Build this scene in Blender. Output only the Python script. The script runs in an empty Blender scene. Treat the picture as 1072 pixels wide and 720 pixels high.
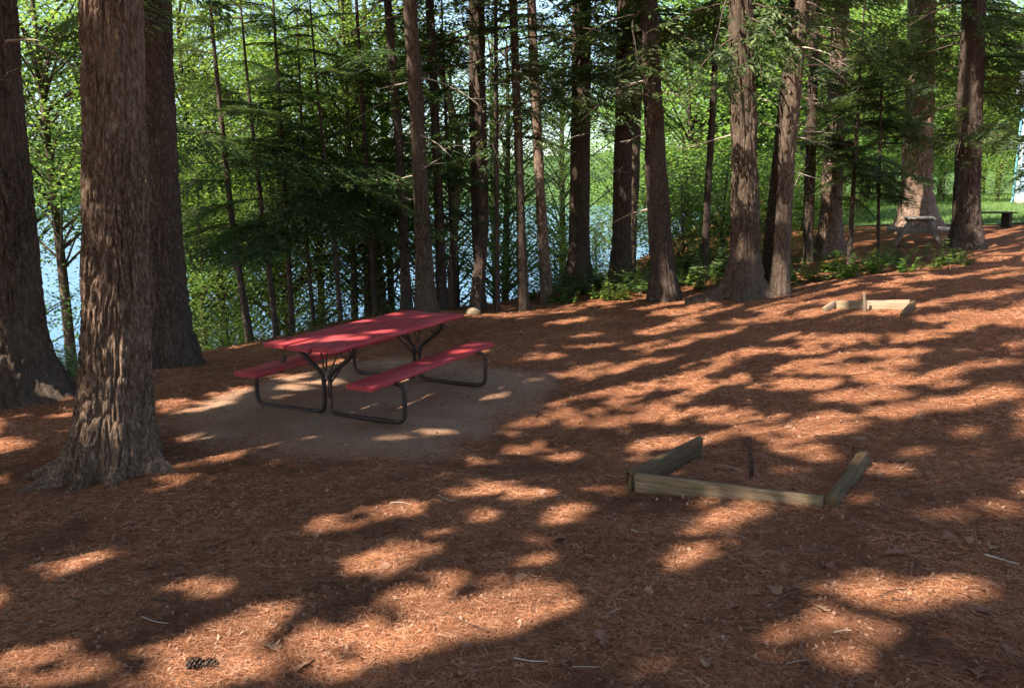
import bpy, math
import numpy as np
from mathutils import Vector
rng = np.random.default_rng(7)
sc = bpy.context.scene
COL = sc.collection
PI = math.pi

# ------------------------------------------------------------------ camera model (photo pixels, 1072 x 720)
F, CX, CY, HY, CAMH = 850.0, 536.0, 360.0, 205.0, 1.65
PIT = math.atan((CY - HY) / F)
CP, SP = math.cos(PIT), math.sin(PIT)
CAM = np.array([0, 0, CAMH])

def ray(px, py):
    u = (np.asarray(px, float) - CX) / F; v = (CY - np.asarray(py, float)) / F
    return np.stack([u, CP + v * SP, -SP + v * CP], -1)

def at_depth(px, py, D):
    r = ray(px, py)
    return CAM + r * (D / r[..., 1])[..., None] if np.ndim(px) else CAM + r * (D / r[1])

def project(p):
    d = p - CAM
    dep = d[..., 1] * CP - d[..., 2] * SP
    up = d[..., 1] * SP + d[..., 2] * CP
    dd = np.where(dep > .05, dep, 1e9)
    return CX + F * d[..., 0] / dd, CY - F * up / dd, dep

# ------------------------------------------------------------------ noise
def _h(ix, iy, iz):
    n = (ix.astype(np.int64) * 374761393 + iy.astype(np.int64) * 668265263 + iz.astype(np.int64) * 2147483647 * 3) & 0xffffffff
    n = ((n ^ (n >> 13)) * 1274126177) & 0xffffffff
    n = ((n ^ (n >> 16)) * 2246822519) & 0xffffffff
    return ((n ^ (n >> 15)) & 0xffffff) / float(0xffffff)

def vnoise(x, y, z=0.0):
    x, y, z = np.broadcast_arrays(np.asarray(x, float), np.asarray(y, float), np.asarray(z, float))
    ix, iy, iz = np.floor(x), np.floor(y), np.floor(z)
    fx, fy, fz = x - ix, y - iy, z - iz
    fx = fx * fx * (3 - 2 * fx); fy = fy * fy * (3 - 2 * fy); fz = fz * fz * (3 - 2 * fz)
    r = 0
    for dx in (0, 1):
        for dy in (0, 1):
            for dz in (0, 1):
                w = (fx if dx else 1 - fx) * (fy if dy else 1 - fy) * (fz if dz else 1 - fz)
                r = r + w * _h(ix + dx, iy + dy, iz + dz)
    return r

def fbm(x, y, z=0.0, o=4):
    r, a, s = 0, .5, 0
    for i in range(o):
        r = r + a * vnoise(np.asarray(x) * 2 ** i + 17 * i, np.asarray(y) * 2 ** i + 31 * i, np.asarray(z) * 2 ** i); s += a; a *= .5
    return r / s

# ------------------------------------------------------------------ terrain
ctrl = []
for px, py, D in [(122, 490, 6.3), (20, 417, 9.0), (183, 383, 11.5), (765, 510, 5.0), (908, 326, 11.0), (445, 327, 14.0),
                  (300, 364, 12.3), (500, 328, 14.6), (573, 315, 16.0), (606, 297, 18.0), (649, 300, 16.5),
                  (693, 314, 14.3), (780, 312, 13.5), (872, 268, 19.0), (960, 242, 22.0), (1012, 260, 18.0),
                  (1060, 217, 36.0), (900, 228, 36.0), (1072, 418, 6.4), (1072, 300, 11.5), (560, 470, 6.9), (300, 560, 4.6), (640, 370, 10.2)]:
    ctrl.append(at_depth(px, py, D))
TAB = np.array([-1.434, 8.366, -.444]); TYAW = .433
for a, b in ((-1, -1.3), (1, -1.3), (-1, 1.3), (1, 1.3), (0, 0)):
    ctrl.append(np.array([TAB[0] + math.cos(TYAW) * a + math.sin(TYAW) * b, TAB[1] - math.sin(TYAW) * a + math.cos(TYAW) * b, TAB[2]]))
for p in [(0, 0, 0), (0, 1.5, -.02), (-6, -6, -.35), (6, -6, .3), (-12, 2, -.7), (-9, 6, -.75), (12, 1, .6), (20, 10, 1.0), (30, 30, 1.4), (3, 32, .2), (10, 45, 1.0), (25, 45, 1.6)]:
    ctrl.append(np.array(p, float))
ctrl = np.array(ctrl)

def _k(r2): return .5 * r2 * np.log(r2 + 1e-9)
_A = ctrl[:, None, :2] - ctrl[None, :, :2]
_K = _k((_A ** 2).sum(-1)) + .12 * np.eye(len(ctrl))
_Pm = np.c_[np.ones(len(ctrl)), ctrl[:, :2]]
_M = np.block([[_K, _Pm], [_Pm.T, np.zeros((3, 3))]])
_w = np.linalg.solve(_M, np.r_[ctrl[:, 2], 0, 0, 0])
EDGE = np.array([(-60, -14), (-30, 1), (-14, 7), (-8, 10.2), (-5.6, 12.1), (-3.9, 13.3), (-2, 15.2), (0, 16.6), (1.6, 18.6), (3.2, 20.6), (5, 25), (8, 33), (14, 50), (30, 90), (60, 200)], float)

def base_ground(x, y):
    x = np.asarray(x, float); y = np.asarray(y, float)
    cx = np.clip(x, -14, 26); cy = np.clip(y, -8, 46)
    z = _w[-3] + _w[-2] * cx + _w[-1] * cy
    for i in range(len(ctrl)):
        z = z + _w[i] * _k((cx - ctrl[i, 0]) ** 2 + (cy - ctrl[i, 1]) ** 2)
    best = np.full(x.shape, 1e9); sd = np.zeros(x.shape)
    for a, b in zip(EDGE[:-1], EDGE[1:]):
        d = b - a; L2 = d @ d
        t = np.clip(((x - a[0]) * d[0] + (y - a[1]) * d[1]) / L2, 0, 1)
        qx, qy = x - a[0] - t * d[0], y - a[1] - t * d[1]
        dist = np.hypot(qx, qy); s = d[0] * qy - d[1] * qx
        m = dist < best
        best = np.where(m, dist, best); sd = np.where(m, np.sign(s) * dist, sd)
    dpos = np.maximum(sd, 0)
    z = z - .62 * (np.sqrt(dpos ** 2 + .36) - .6)
    return np.maximum(z, -4.6), sd

# fast lookup of the smooth height
GX0, GX1, GY0, GY1, GS = -60., 80., -40., 110., .25
_gx = np.arange(GX0, GX1 + GS, GS); _gy = np.arange(GY0, GY1 + GS, GS)
_GZ, _GSD = base_ground(*np.meshgrid(_gx, _gy))

def gz(x, y, arr=None):
    arr = _GZ if arr is None else arr
    u = np.clip((np.asarray(x, float) - GX0) / GS, 0, len(_gx) - 1.001); v = np.clip((np.asarray(y, float) - GY0) / GS, 0, len(_gy) - 1.001)
    i = u.astype(int); j = v.astype(int); fu = u - i; fv = v - j
    return (arr[j, i] * (1 - fu) + arr[j, i + 1] * fu) * (1 - fv) + (arr[j + 1, i] * (1 - fu) + arr[j + 1, i + 1] * fu) * fv

def micro(x, y):
    d = np.hypot(x, y)
    m = .045 * (fbm(x * 1.1 + 3, y * 1.1, 0, 3) - .5) + .022 * (fbm(x * 5, y * 5, 4, 2) - .5) + .012 * (vnoise(x * 16, y * 16, 9) - .5)
    ta = (x - TAB[0]) * math.cos(TYAW) - (y - TAB[1]) * math.sin(TYAW); tb = (x - TAB[0]) * math.sin(TYAW) + (y - TAB[1]) * math.cos(TYAW)
    pad = np.clip((np.maximum(np.abs(ta) - 1.2, np.abs(tb) - 1.5)) / .5, 0, 1)
    return m * (.15 + .85 * pad) * np.clip((40 - d) / 15, 0, 1)

def gfull(x, y): return gz(x, y) + micro(np.asarray(x, float), np.asarray(y, float))

def hit(px, py):
    r = ray(px, py); t = np.linspace(1.2, 70, 6000)
    P = CAM + t[:, None] * r
    below = P[:, 2] < gz(P[:, 0], P[:, 1])
    i = int(np.argmax(below)) if below.any() else len(t) - 1
    p = P[i]; return np.array([p[0], p[1], float(gfull(p[0], p[1]))])

def onground(px, D):
    """point on the ground below photo column px at forward distance D"""
    x = (px - CX) / F * (D * CP + (CAMH + .3) * SP)
    return np.array([x, D, float(gz(x, D))])

# ------------------------------------------------------------------ sun and the dapple pattern
ELEV = math.radians(50); SAZ = math.radians(236)
S = np.array([math.sin(SAZ) * math.cos(ELEV), math.cos(SAZ) * math.cos(ELEV), math.sin(ELEV)])
ELL = """540 640 62 30 5;602 676 30 14 20;596 644 12 8 0;439 667 34 16 5;439 621 46 18 20;420 637 42 15 5;531 702 28 14 0 .6;557 588 20 9 5;563 567 16 6 0
426 578 33 13 12;593 539 23 10 15;459 557 14 6 0;500 542 16 9 0;423 533 26 9 5;504 510 36 9 0;557 520 23 7 5;635 515 23 6 5;440 520 26 6 0 .7;628 551 20 5 0 .5;661 550 14 5 0 .5
726 588 27 20 60 .8;740 545 22 20 40 .8;713 608 18 8 0;75 709 62 18 5;15 690 32 15 5;86 688 36 9 0 .7;205 683 52 17 18;261 657 42 17 20;231 701 52 16 5;366 679 48 28 20;392 655 26 20 0
321 664 20 7 0 .7;201 616 27 7 0;239 614 13 6 0;321 629 14 4 0 .6;104 649 18 5 0 .4;358 545 46 9 10;291 545 16 7 0 .7;278 526 17 8 0 .8;392 586 21 14 10;112 530 23 6 5;48 548 13 4 0;15 532 15 7 0
35 582 13 4 0;67 575 12 4 0 .5;145 556 13 5 20;184 506 42 9 5;814 669 28 18 0;870 641 26 20 0;864 622 19 9 0;913 628 26 14 0;913 604 21 8 0;938 613 18 6 0 .6;950 662 42 9 -3;923 659 18 8 0
886 687 29 15 0;913 709 32 13 0;969 709 36 11 0;975 686 36 9 0;988 622 23 6 0;1040 630 12 7 0;1031 596 26 6 0;978 537 25 7 -4;1050 532 22 7 -4;900 526 22 6 0;830 528 22 5 0;786 529 19 5 0
717 434 62 7 2;775 435 52 6 0;809 452 37 8 -8;844 472 32 8 -10;861 447 27 6 0;827 489 20 5 0;697 463 27 6 8;919 491 24 7 -4;639 513 12 5 0;645 480 18 4 0 .5;930 431 27 6 0;960 468 25 4 0 .5
196 426 42 6 5;224 420 26 5 5;174 420 20 5 0;241 409 27 5 8;193 458 30 6 3;230 464 16 3 0;218 445 22 3 0;266 435 16 3 0 .6;268 452 18 3 5;17 466 22 5 5;22 480 27 5 5;50 475 22 6 5;73 452 9 5 0;42 494 16 4 10
332 446 24 5 3;407 458 26 4 2;481 435 22 4 2;215 457 20 4 5;308 405 22 4 3;534 453 22 4 0;527 396 18 5 3;534 379 20 4 3 .7;524 425 14 3 0;500 480 24 5 5;560 470 30 5 5;590 478 24 5 5;470 498 20 5 5;620 440 40 6 3;590 415 35 5 3
640 410 42 6 3;700 402 50 6 3;600 390 30 4 3;660 385 36 4 4;720 375 44 4 4;780 368 44 4 4;640 360 34 3 4;570 372 26 4 4;830 402 56 5 3;900 412 52 6 2;985 422 48 7 4;1045 410 36 7 6;880 385 54 4 4;950 395 44 4 4
1030 380 36 4 6;830 352 46 3 4;900 352 50 3 3;965 350 50 4 8;1030 335 44 4 12;1050 305 34 3 14;1000 312 50 3 10;930 368 48 3 3;740 350 44 3 4;690 345 34 3 3;790 335 44 3 3;860 328 30 6 0;908 322 48 7 0;1060 360 20 4 8
1060 285 30 3 10;1040 270 20 3 5;1050 246 30 5 5;960 250 22 4 0;905 262 20 3 0;880 290 16 3 0;990 330 44 3 10;1000 450 40 4 5 .6;1050 470 26 4 5 .6;680 425 36 4 0;560 440 28 4 4;300 395 26 5 0;340 400 20 4 0;420 420 60 5 -15;1000 500 24 4 0 .6
960 217 60 6 6;1040 209 40 7 6;910 224 36 5 6;985 226 8 3 0;120 505 10 5 0;640 560 10 5 0 .5;760 600 20 8 30 .4;690 650 18 6 0 .4;280 600 14 4 0 .5;1010 560 20 4 0 .5;850 560 18 5 0 .4;480 580 10 5 0 .4"""
MW, MH = 1072, 720
MASK = np.zeros((MH // 2, MW // 2), np.float32)
_yy, _xx = np.mgrid[0:MH:2, 0:MW:2].astype(np.float32)
for e in ELL.replace("\n", ";").split(";"):
    v = [float(k) for k in e.split()]
    st = v[5] if len(v) > 5 else 1.
    a = math.radians(v[4]); ca, sa = math.cos(a), math.sin(a)
    dx, dy = _xx - v[0], -(_yy - v[1])
    u = (dx * ca + dy * sa) / v[2]; w = (-dx * sa + dy * ca) / v[3]
    MASK = np.maximum(MASK, st * np.clip(((1.28 if v[1] > 500 else 1.16) - np.sqrt(u * u + w * w)) / .3, 0, 1))
TARGETS = []      # (point, radius): sunlit spots on trunks and on the table

def gaps(Q, r, fine=True):
    v = sunlit(Q.mean(1), r)
    for k in (0, 2): v = np.maximum(v, sunlit(Q[:, k], r, fine))
    return v * .985

def sunlit(p, r, spots=True):
    """how likely a leaf at p is missing, because the sun reaches the ground through that spot"""
    zg = np.full(len(p), -.2)
    for _ in range(3):
        q = p - S * ((p[:, 2] - zg) / S[2])[:, None]
        zg = gz(q[:, 0], q[:, 1])
    q = p - S * ((p[:, 2] - zg) / S[2])[:, None]
    px, py, dep = project(q)
    px = px + r.normal(0, 1.5, len(p)); py = py + r.normal(0, .8, len(p))
    inside = (dep > .5) & (px > 0) & (px < MW - 1) & (py > 195) & (py < MH - 1)
    ix = np.clip(px / 2, 0, MW // 2 - 1).astype(int); iy = np.clip(py / 2, 0, MH // 2 - 1).astype(int)
    n = vnoise(q[:, 0] * .9 + q[:, 1] * .5, q[:, 1] * 1.1 - q[:, 0] * .3, 5)
    su = q[:, 0] * .829 + q[:, 1] * .559; sv = -q[:, 0] * .559 + q[:, 1] * .829
    st = fbm(su * 1.5 + 3, sv * 4.2, 2, 3)
    far = np.clip((q[:, 1] - 5.6) / 2, 0, 1) * np.clip((q[:, 0] + 1.0) / 1.2, 0, 1)
    thr = .715 - .117 * far
    v = np.where(inside, np.maximum(np.clip(MASK[iy, ix] * 1.55 - .85 * fbm(q[:, 0] * 3.2, q[:, 1] * 3.2, 6, 2), 0, 1), np.clip((st - thr) / .05, 0, 1)), np.clip((n - .62) / .06, 0, 1))
    for c, rad in (TARGETS if spots else ()):
        d = p - c; t = d @ S
        dist = np.sqrt(np.maximum((d * d).sum(1) - t * t, 0))
        v = np.where((t > 0) & (dist < rad), 1., v)
    return v

# ------------------------------------------------------------------ mesh helpers
class Bag:
    def __init__(s): s.v = []; s.f4 = []; s.f3 = []; s.n = 0; s.m4 = []; s.m3 = []
    def add(s, v, f, mat=0):
        v = np.asarray(v, np.float32); f = np.asarray(f, np.int64)
        if len(f) == 0: return
        s.v.append(v)
        (s.f4 if f.shape[1] == 4 else s.f3).append(f + s.n)
        (s.m4 if f.shape[1] == 4 else s.m3).append(np.full(len(f), mat, np.int32)); s.n += len(v)
    def quads(s, q, mat=0):                       # (N,4,3) free quads
        q = np.asarray(q, np.float32)
        if len(q): s.add(q.reshape(-1, 3), np.arange(len(q) * 4).reshape(-1, 4), mat)
    def mesh(s, name, mats, smooth=True):
        me = bpy.data.meshes.new(name)
        v = np.concatenate(s.v) if s.v else np.zeros((0, 3), np.float32)
        f4 = np.concatenate(s.f4) if s.f4 else np.zeros((0, 4), np.int64)
        f3 = np.concatenate(s.f3) if s.f3 else np.zeros((0, 3), np.int64)
        me.vertices.add(len(v)); me.vertices.foreach_set('co', v.astype(np.float32).ravel())
        li = np.r_[f4.ravel(), f3.ravel()].astype(np.int32)
        me.loops.add(len(li)); me.loops.foreach_set('vertex_index', li)
        npoly = len(f4) + len(f3); me.polygons.add(npoly)
        st = np.r_[np.arange(len(f4)) * 4, len(f4) * 4 + np.arange(len(f3)) * 3].astype(np.int32)
        me.polygons.foreach_set('loop_start', st)
        me.polygons.foreach_set('use_smooth', np.full(npoly, smooth))
        mi = np.concatenate(s.m4 + s.m3).astype(np.int32) if npoly else np.zeros(0, np.int32)
        me.polygons.foreach_set('material_index', mi)
        for m in (mats if isinstance(mats, (list, tuple)) else [mats]): me.materials.append(m)
        me.update(calc_edges=True); me.validate()
        return me
    def build(s, name, mats, parent=None, loc=None, smooth=True):
        return link(name, s.mesh(name, mats, smooth), parent, loc)

def link(name, data, parent=None, loc=None):
    o = bpy.data.objects.new(name, data); COL.objects.link(o)
    if parent is not None: o.parent = parent
    if loc is not None: o.location = [float(c) for c in loc]
    return o

def tag(o, label=None, cat=None, group=None, kind=None):
    if label: o['label'] = label
    if cat: o['category'] = cat
    if group: o['group'] = group
    if kind: o['kind'] = kind
    return o

def thing(name, label, cat, loc, rotz=0, group=None):
    o = bpy.data.objects.new(name, None); COL.objects.link(o)
    o.empty_display_size = .1
    o.location = [float(c) for c in loc]; o.rotation_euler = (0, 0, rotz)
    return tag(o, label, cat, group)

def copy_tree(src, loc, rotz=0, scale=1.0, label=None):
    r = src.copy(); COL.objects.link(r); r.location = [float(c) for c in loc]; r.rotation_euler = (0, 0, rotz); r.scale = (scale,) * 3
    if label: r['label'] = label
    for ch in list(src.children):
        c = ch.copy(); COL.objects.link(c); c.parent = r
    return r

def frames(P):
    P = np.asarray(P, float); T = np.gradient(P, axis=0); T /= np.linalg.norm(T, axis=1)[:, None] + 1e-12
    up = np.array([0, 0, 1.]) if abs(T[0, 2]) < .9 else np.array([1., 0, 0])
    N = np.zeros_like(T)
    n = np.cross(T[0], up); n /= np.linalg.norm(n)
    for i in range(len(T)):
        n = n - T[i] * (n @ T[i]); n /= np.linalg.norm(n) + 1e-12; N[i] = n
    return T, N, np.cross(T, N)

def tube(bag, P, R, k=8, mat=0, cap=True):
    P = np.asarray(P, float); R = np.asarray(R, float)
    R = np.interp(np.linspace(0, 1, len(P)), np.linspace(0, 1, R.size), R) if R.ndim and R.size > 1 else np.full(len(P), float(R))
    T, N, B = frames(P)
    a = np.arange(k) / k * 2 * PI
    v = P[:, None] + R[:, None, None] * (np.cos(a)[None, :, None] * N[:, None] + np.sin(a)[None, :, None] * B[:, None])
    n = len(P); i = np.arange(n - 1)[:, None]; j = np.arange(k)[None]
    f = np.stack([i * k + j, i * k + (j + 1) % k, (i + 1) * k + (j + 1) % k, (i + 1) * k + j], -1).reshape(-1, 4)
    v = v.reshape(-1, 3)
    bag.add(v, f, mat)
    if cap:
        for e, ring in ((0, range(k)), (n - 1, range(k))):
            c = np.vstack([v[e * k:(e + 1) * k], P[e]])
            t = np.array([[(q + 1) % k, q, k] if e == 0 else [q, (q + 1) % k, k] for q in ring])
            bag.add(c, t, mat)

def smooth_path(pts, n=6, it=2):
    P = np.asarray(pts, float)
    for _ in range(it):                                   # Chaikin corner cutting
        Q = [P[0]]
        for a, b in zip(P[:-1], P[1:]): Q += [a * .75 + b * .25, a * .25 + b * .75]
        Q.append(P[-1]); P = np.array(Q)
    return P

def rbox(bag, c, size, X=(1, 0, 0), Y=(0, 1, 0), bev=.004, nx=1, wob=0, seed=0, mat=0):
    """a board: bevelled box, X along its length, optional unevenness along the length"""
    X = np.asarray(X, float); X /= np.linalg.norm(X); Y = np.asarray(Y, float); Y -= X * (X @ Y); Y /= np.linalg.norm(Y); Z = np.cross(X, Y)
    hx, hy, hz = np.asarray(size, float) / 2
    prof = np.array([(-hy + bev, -hz), (hy - bev, -hz), (hy, -hz + bev), (hy, hz - bev), (hy - bev, hz), (-hy + bev, hz), (-hy, hz - bev), (-hy, -hz + bev)])
    xs = np.r_[-hx, np.linspace(-hx + bev, hx - bev, nx + 1), hx]
    V = []
    for i, x in enumerate(xs):
        s = prof * (1 - bev / max(min(hy, hz), 1e-4) * (.5 if i in (0, len(xs) - 1) else 0))
        if wob:
            t = np.arange(8)
            s = s + wob * (np.stack([vnoise(x * 3, t * .7, seed), vnoise(x * 3, t * .7, seed + 9)], -1) - .5)
        V.append(np.asarray(c) + x * X + s[:, :1] * Y + s[:, 1:] * Z)
    V = np.array(V); n = len(xs); i = np.arange(n - 1)[:, None]; j = np.arange(8)[None]
    f = np.stack([i * 8 + j, (i + 1) * 8 + j, (i + 1) * 8 + (j + 1) % 8, i * 8 + (j + 1) % 8], -1).reshape(-1, 4)
    bag.add(V.reshape(-1, 3), f, mat)
    for e in (0, n - 1):
        q = np.vstack([V[e], V[e].mean(0)])
        t = np.array([[k, (k + 1) % 8, 8] if e == 0 else [(k + 1) % 8, k, 8] for k in range(8)])
        bag.add(q, t, mat)

# ------------------------------------------------------------------ materials
class M:
    def __init__(s, name):
        s.m = bpy.data.materials.new(name); s.m.use_nodes = True; s.t = s.m.node_tree; s.t.nodes.clear()
        s.out = s.n('ShaderNodeOutputMaterial')
    def n(s, kind, **kw):
        nd = s.t.nodes.new(kind)
        for k, v in kw.items():
            if k in nd.inputs.keys() if isinstance(k, str) else False: nd.inputs[k].default_value = v
            else: setattr(nd, k, v)
        return nd
    def l(s, a, b): s.t.links.new(a, b)
    def coord(s, scale=(1, 1, 1), rot=(0, 0, 0), kind='Object'):
        c = s.n('ShaderNodeTexCoord'); mp = s.n('ShaderNodeMapping')
        mp.inputs['Scale'].default_value = scale; mp.inputs['Rotation'].default_value = rot
        s.l(c.outputs[kind], mp.inputs['Vector']); return mp.outputs['Vector']
    def noise(s, vec, scale, detail=4, rough=.55, dist=0):
        nd = s.n('ShaderNodeTexNoise'); nd.inputs['Scale'].default_value = scale; nd.inputs['Detail'].default_value = detail
        nd.inputs['Roughness'].default_value = rough; nd.inputs['Distortion'].default_value = dist
        s.l(vec, nd.inputs['Vector']); return nd.outputs['Fac']
    def ramp(s, fac, stops):
        r = s.n('ShaderNodeValToRGB'); e = r.color_ramp.elements
        while len(e) < len(stops): e.new(.5)
        for el, (p, c) in zip(e, stops):
            el.position = p; el.color = (*c, 1) if len(c) == 3 else c
        s.l(fac, r.inputs['Fac']); return r.outputs['Color']
    def mix(s, a, b, fac, mode='MIX'):
        x = s.n('ShaderNodeMix', data_type='RGBA', blend_type=mode)
        for i, v in ((0, fac), (6, a), (7, b)):
            if hasattr(v, 'is_linked'): s.l(v, x.inputs[i])
            else: x.inputs[i].default_value = v if i == 0 else (*v, 1)
        return x.outputs[2]
    def math(s, op, a, b=0.):
        x = s.n('ShaderNodeMath', operation=op)
        for i, v in ((0, a), (1, b)):
            if hasattr(v, 'is_linked'): s.l(v, x.inputs[i])
            else: x.inputs[i].default_value = v
        return x.outputs[0]
    def bump(s, h, strength=.5, dist=.01, prev=None):
        b = s.n('ShaderNodeBump'); b.inputs['Strength'].default_value = strength; b.inputs['Distance'].default_value = dist
        s.l(h, b.inputs['Height'])
        if prev is not None: s.l(prev, b.inputs['Normal'])
        return b.outputs['Normal']
    def principled(s, col, rough=.7, normal=None, spec=.3, metal=0.):
        p = s.n('ShaderNodeBsdfPrincipled')
        for k, v in (('Base Color', col), ('Roughness', rough)):
            if hasattr(v, 'is_linked'): s.l(v, p.inputs[k])
            else: p.inputs[k].default_value = (*v, 1) if k == 'Base Color' else v
        p.inputs['Specular IOR Level'].default_value = spec; p.inputs['Metallic'].default_value = metal
        if normal is not None: s.l(normal, p.inputs['Normal'])
        return p.outputs[0]
    def done(s, sh): s.l(sh, s.out.inputs['Surface']); return s.m

def leaf_mat(name, dark, mid, light, trans=.4, rough=.45, spec=.3, tint=1.6):
    m = M(name); g = m.n('ShaderNodeNewGeometry'); oi = m.n('ShaderNodeObjectInfo')
    c = m.ramp(g.outputs['Random Per Island'], [(0, dark), (.45, mid), (.85, mid), (1, light)])
    big = m.noise(m.coord((1, 1, 1)), 1.3, 2)
    c = m.mix(c, light, m.math('MULTIPLY', m.ramp(big, [(.45, (0, 0, 0)), (.75, (1, 1, 1))]), .35))
    hs = m.n('ShaderNodeHueSaturation'); m.l(c, hs.inputs['Color'])
    m.l(m.math('ADD', m.math('MULTIPLY', oi.outputs['Random'], .03), .485), hs.inputs['Hue'])
    m.l(m.math('ADD', m.math('MULTIPLY', oi.outputs['Random'], .35), .82), hs.inputs['Value'])
    c = hs.outputs['Color']
    p = m.principled(c, rough, spec=spec)
    t = m.n('ShaderNodeBsdfTranslucent')
    tc = m.mix(c, (1.1 * tint, 1.1 * tint, .5 * tint), 1., 'MULTIPLY'); m.l(tc, t.inputs['Color'])
    mx = m.n('ShaderNodeMixShader'); mx.inputs[0].default_value = trans
    m.l(p, mx.inputs[1]); m.l(t.outputs[0], mx.inputs[2])
    return m.done(mx.outputs[0])

def bark_mat(name, crev, mid, ridge, fz=8.5, f=26, lichen=.0):
    m = M(name); v = m.coord((f, f, fz)); w = m.noise(m.coord((3, 3, 1.2)), 1.5, 3)
    a = m.noise(v, 1.0, 5, .62, .35)
    b = m.noise(m.coord((f * 3.2, f * 3.2, fz * 3)), 1.0, 4, .6)
    a = m.math('MINIMUM', m.math('MULTIPLY', m.math('ABSOLUTE', m.math('SUBTRACT', a, .5)), 6.5), 1.)
    h = m.math('ADD', m.math('MULTIPLY', a, .34), m.math('MULTIPLY', b, .62))
    c = m.ramp(h, [(.30, crev), (.46, mid), (.66, ridge)])
    c = m.mix(c, mid, m.math('MULTIPLY', w, .25))
    big = m.ramp(m.noise(m.coord((1.5, 1.5, .5)), 1.6, 3), [(.4, (0, 0, 0)), (.7, (1, 1, 1))])
    c = m.mix(c, (ridge[0] * 1.1, ridge[1] * 1.12, ridge[2] * 1.15), m.math('MULTIPLY', big, .35))
    if lichen: c = m.mix(c, (.16, .18, .12), m.math('MULTIPLY', m.ramp(m.noise(m.coord((6, 6, 4)), 1.2, 4), [(.58, (0, 0, 0)), (.7, (1, 1, 1))]), lichen))
    oi = m.n('ShaderNodeObjectInfo'); hs = m.n('ShaderNodeHueSaturation'); m.l(c, hs.inputs['Color'])
    m.l(m.math('ADD', m.math('MULTIPLY', oi.outputs['Random'], .3), .85), hs.inputs['Value'])
    nrm = m.bump(h, .9, .02)
    return m.done(m.principled(hs.outputs['Color'], .9, nrm, .15))

def plain(name, c1, c2, scale=8, rough=.7, bs=.2, spec=.3, stretch=(1, 1, 1), metal=0., bd=.004):
    m = M(name); v = m.coord(stretch); n = m.noise(v, scale, 6, .6)
    return m.done(m.principled(m.ramp(n, [(.3, c1), (.7, c2)]), rough, m.bump(n, bs, bd), spec, metal))

def needle_mat(name):
    m = M(name); g = m.n('ShaderNodeNewGeometry')
    c = m.ramp(g.outputs['Random Per Island'], [(0, (.09, .031, .013)), (.3, (.26, .095, .042)), (.65, (.42, .178, .086)), (.92, (.55, .28, .16)), (1, (.64, .41, .27))])
    n = m.noise(m.coord((1, 1, 1)), 1.1, 5, .65)
    c = m.mix(c, (.12, .052, .029), m.math('MULTIPLY', m.ramp(n, [(.46, (0, 0, 0)), (.62, (1, 1, 1))]), .75))
    return m.done(m.principled(c, .7, spec=.12))

def ground_mat():
    m = M('pine_needle_floor')
    co = m.coord((1, 1, 1))
    tot = None
    for i, (rot, sx, sy) in enumerate(((.3, 14, 150), (1.25, 14, 150), (2.2, 14, 150), (2.8, 20, 190))):
        n = m.noise(m.coord((sx, sy, 30), (0, 0, rot)), 1.0, 2, .6, 1.4)
        tot = n if tot is None else m.math('MAXIMUM', tot, n)
    big = m.noise(co, .9, 5, .6); med = m.noise(co, 6, 5, .65); fine = m.noise(co, 60, 4, .7)
    c = m.ramp(tot, [(.48, (.055, .02, .010)), (.58, (.20, .075, .034)), (.68, (.38, .158, .076)), (.8, (.5, .235, .13))])
    c = m.mix(c, (.12, .047, .022), m.math('MULTIPLY', m.ramp(med, [(.45, (0, 0, 0)), (.68, (1, 1, 1))]), .7))
    c = m.mix(c, (.41, .19, .095), m.math('MULTIPLY', m.ramp(big, [(.5, (0, 0, 0)), (.7, (1, 1, 1))]), .4))
    c = m.mix(c, (.05, .024, .015), m.math('MULTIPLY', m.ramp(fine, [(.6, (0, 0, 0)), (.72, (1, 1, 1))]), .6))
    h = m.math('ADD', m.math('MULTIPLY', tot, .5), m.math('ADD', m.math('MULTIPLY', med, .6), m.math('MULTIPLY', fine, .3)))
    return m.done(m.principled(c, .9, m.bump(h, .8, .02), .08))

MAT = {}
MAT['ground'] = ground_mat()
MAT['needle'] = needle_mat('dry_pine_needle')
MAT['bark_front'] = bark_mat('furrowed_grey_brown_bark', (.036, .020, .012), (.165, .102, .066), (.29, .198, .135), lichen=.05)
MAT['bark_red'] = bark_mat('reddish_fibrous_bark', (.024, .015, .010), (.095, .064, .043), (.175, .125, .09), fz=6.5, f=32)
MAT['bark_dark'] = bark_mat('dark_hemlock_bark', (.018, .012, .009), (.075, .050, .036), (.145, .103, .077), f=30, lichen=.1)
MAT['bark_pale'] = bark_mat('pale_flaky_bark', (.05, .03, .02), (.19, .12, .083), (.31, .22, .16), f=20, fz=9)
MAT['deadwood'] = plain('bleached_dead_twig', (.30, .23, .17), (.46, .38, .30), 20, .8)
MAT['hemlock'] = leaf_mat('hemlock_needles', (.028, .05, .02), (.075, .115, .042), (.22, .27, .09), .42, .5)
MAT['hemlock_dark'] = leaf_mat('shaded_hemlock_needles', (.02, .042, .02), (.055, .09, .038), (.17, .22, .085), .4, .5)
MAT['broad'] = leaf_mat('green_broad_leaves', (.042, .085, .028), (.095, .165, .055), (.20, .28, .09), .5, .4)
MAT['broad_bright'] = leaf_mat('yellow_green_broad_leaves', (.07, .13, .035), (.15, .24, .07), (.28, .36, .12), .52, .4)
MAT['fern'] = leaf_mat('understory_leaves', (.07, .12, .025), (.15, .23, .05), (.28, .36, .1), .45, .45)
MAT['grass'] = leaf_mat('lawn_grass_blades', (.06, .11, .025), (.10, .17, .04), (.17, .25, .065), .3, .5)
MAT['deadleaf'] = leaf_mat('dry_oak_leaf', (.17, .085, .05), (.29, .165, .105), (.44, .29, .2), .15, .8, .05, tint=1.0)
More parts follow.
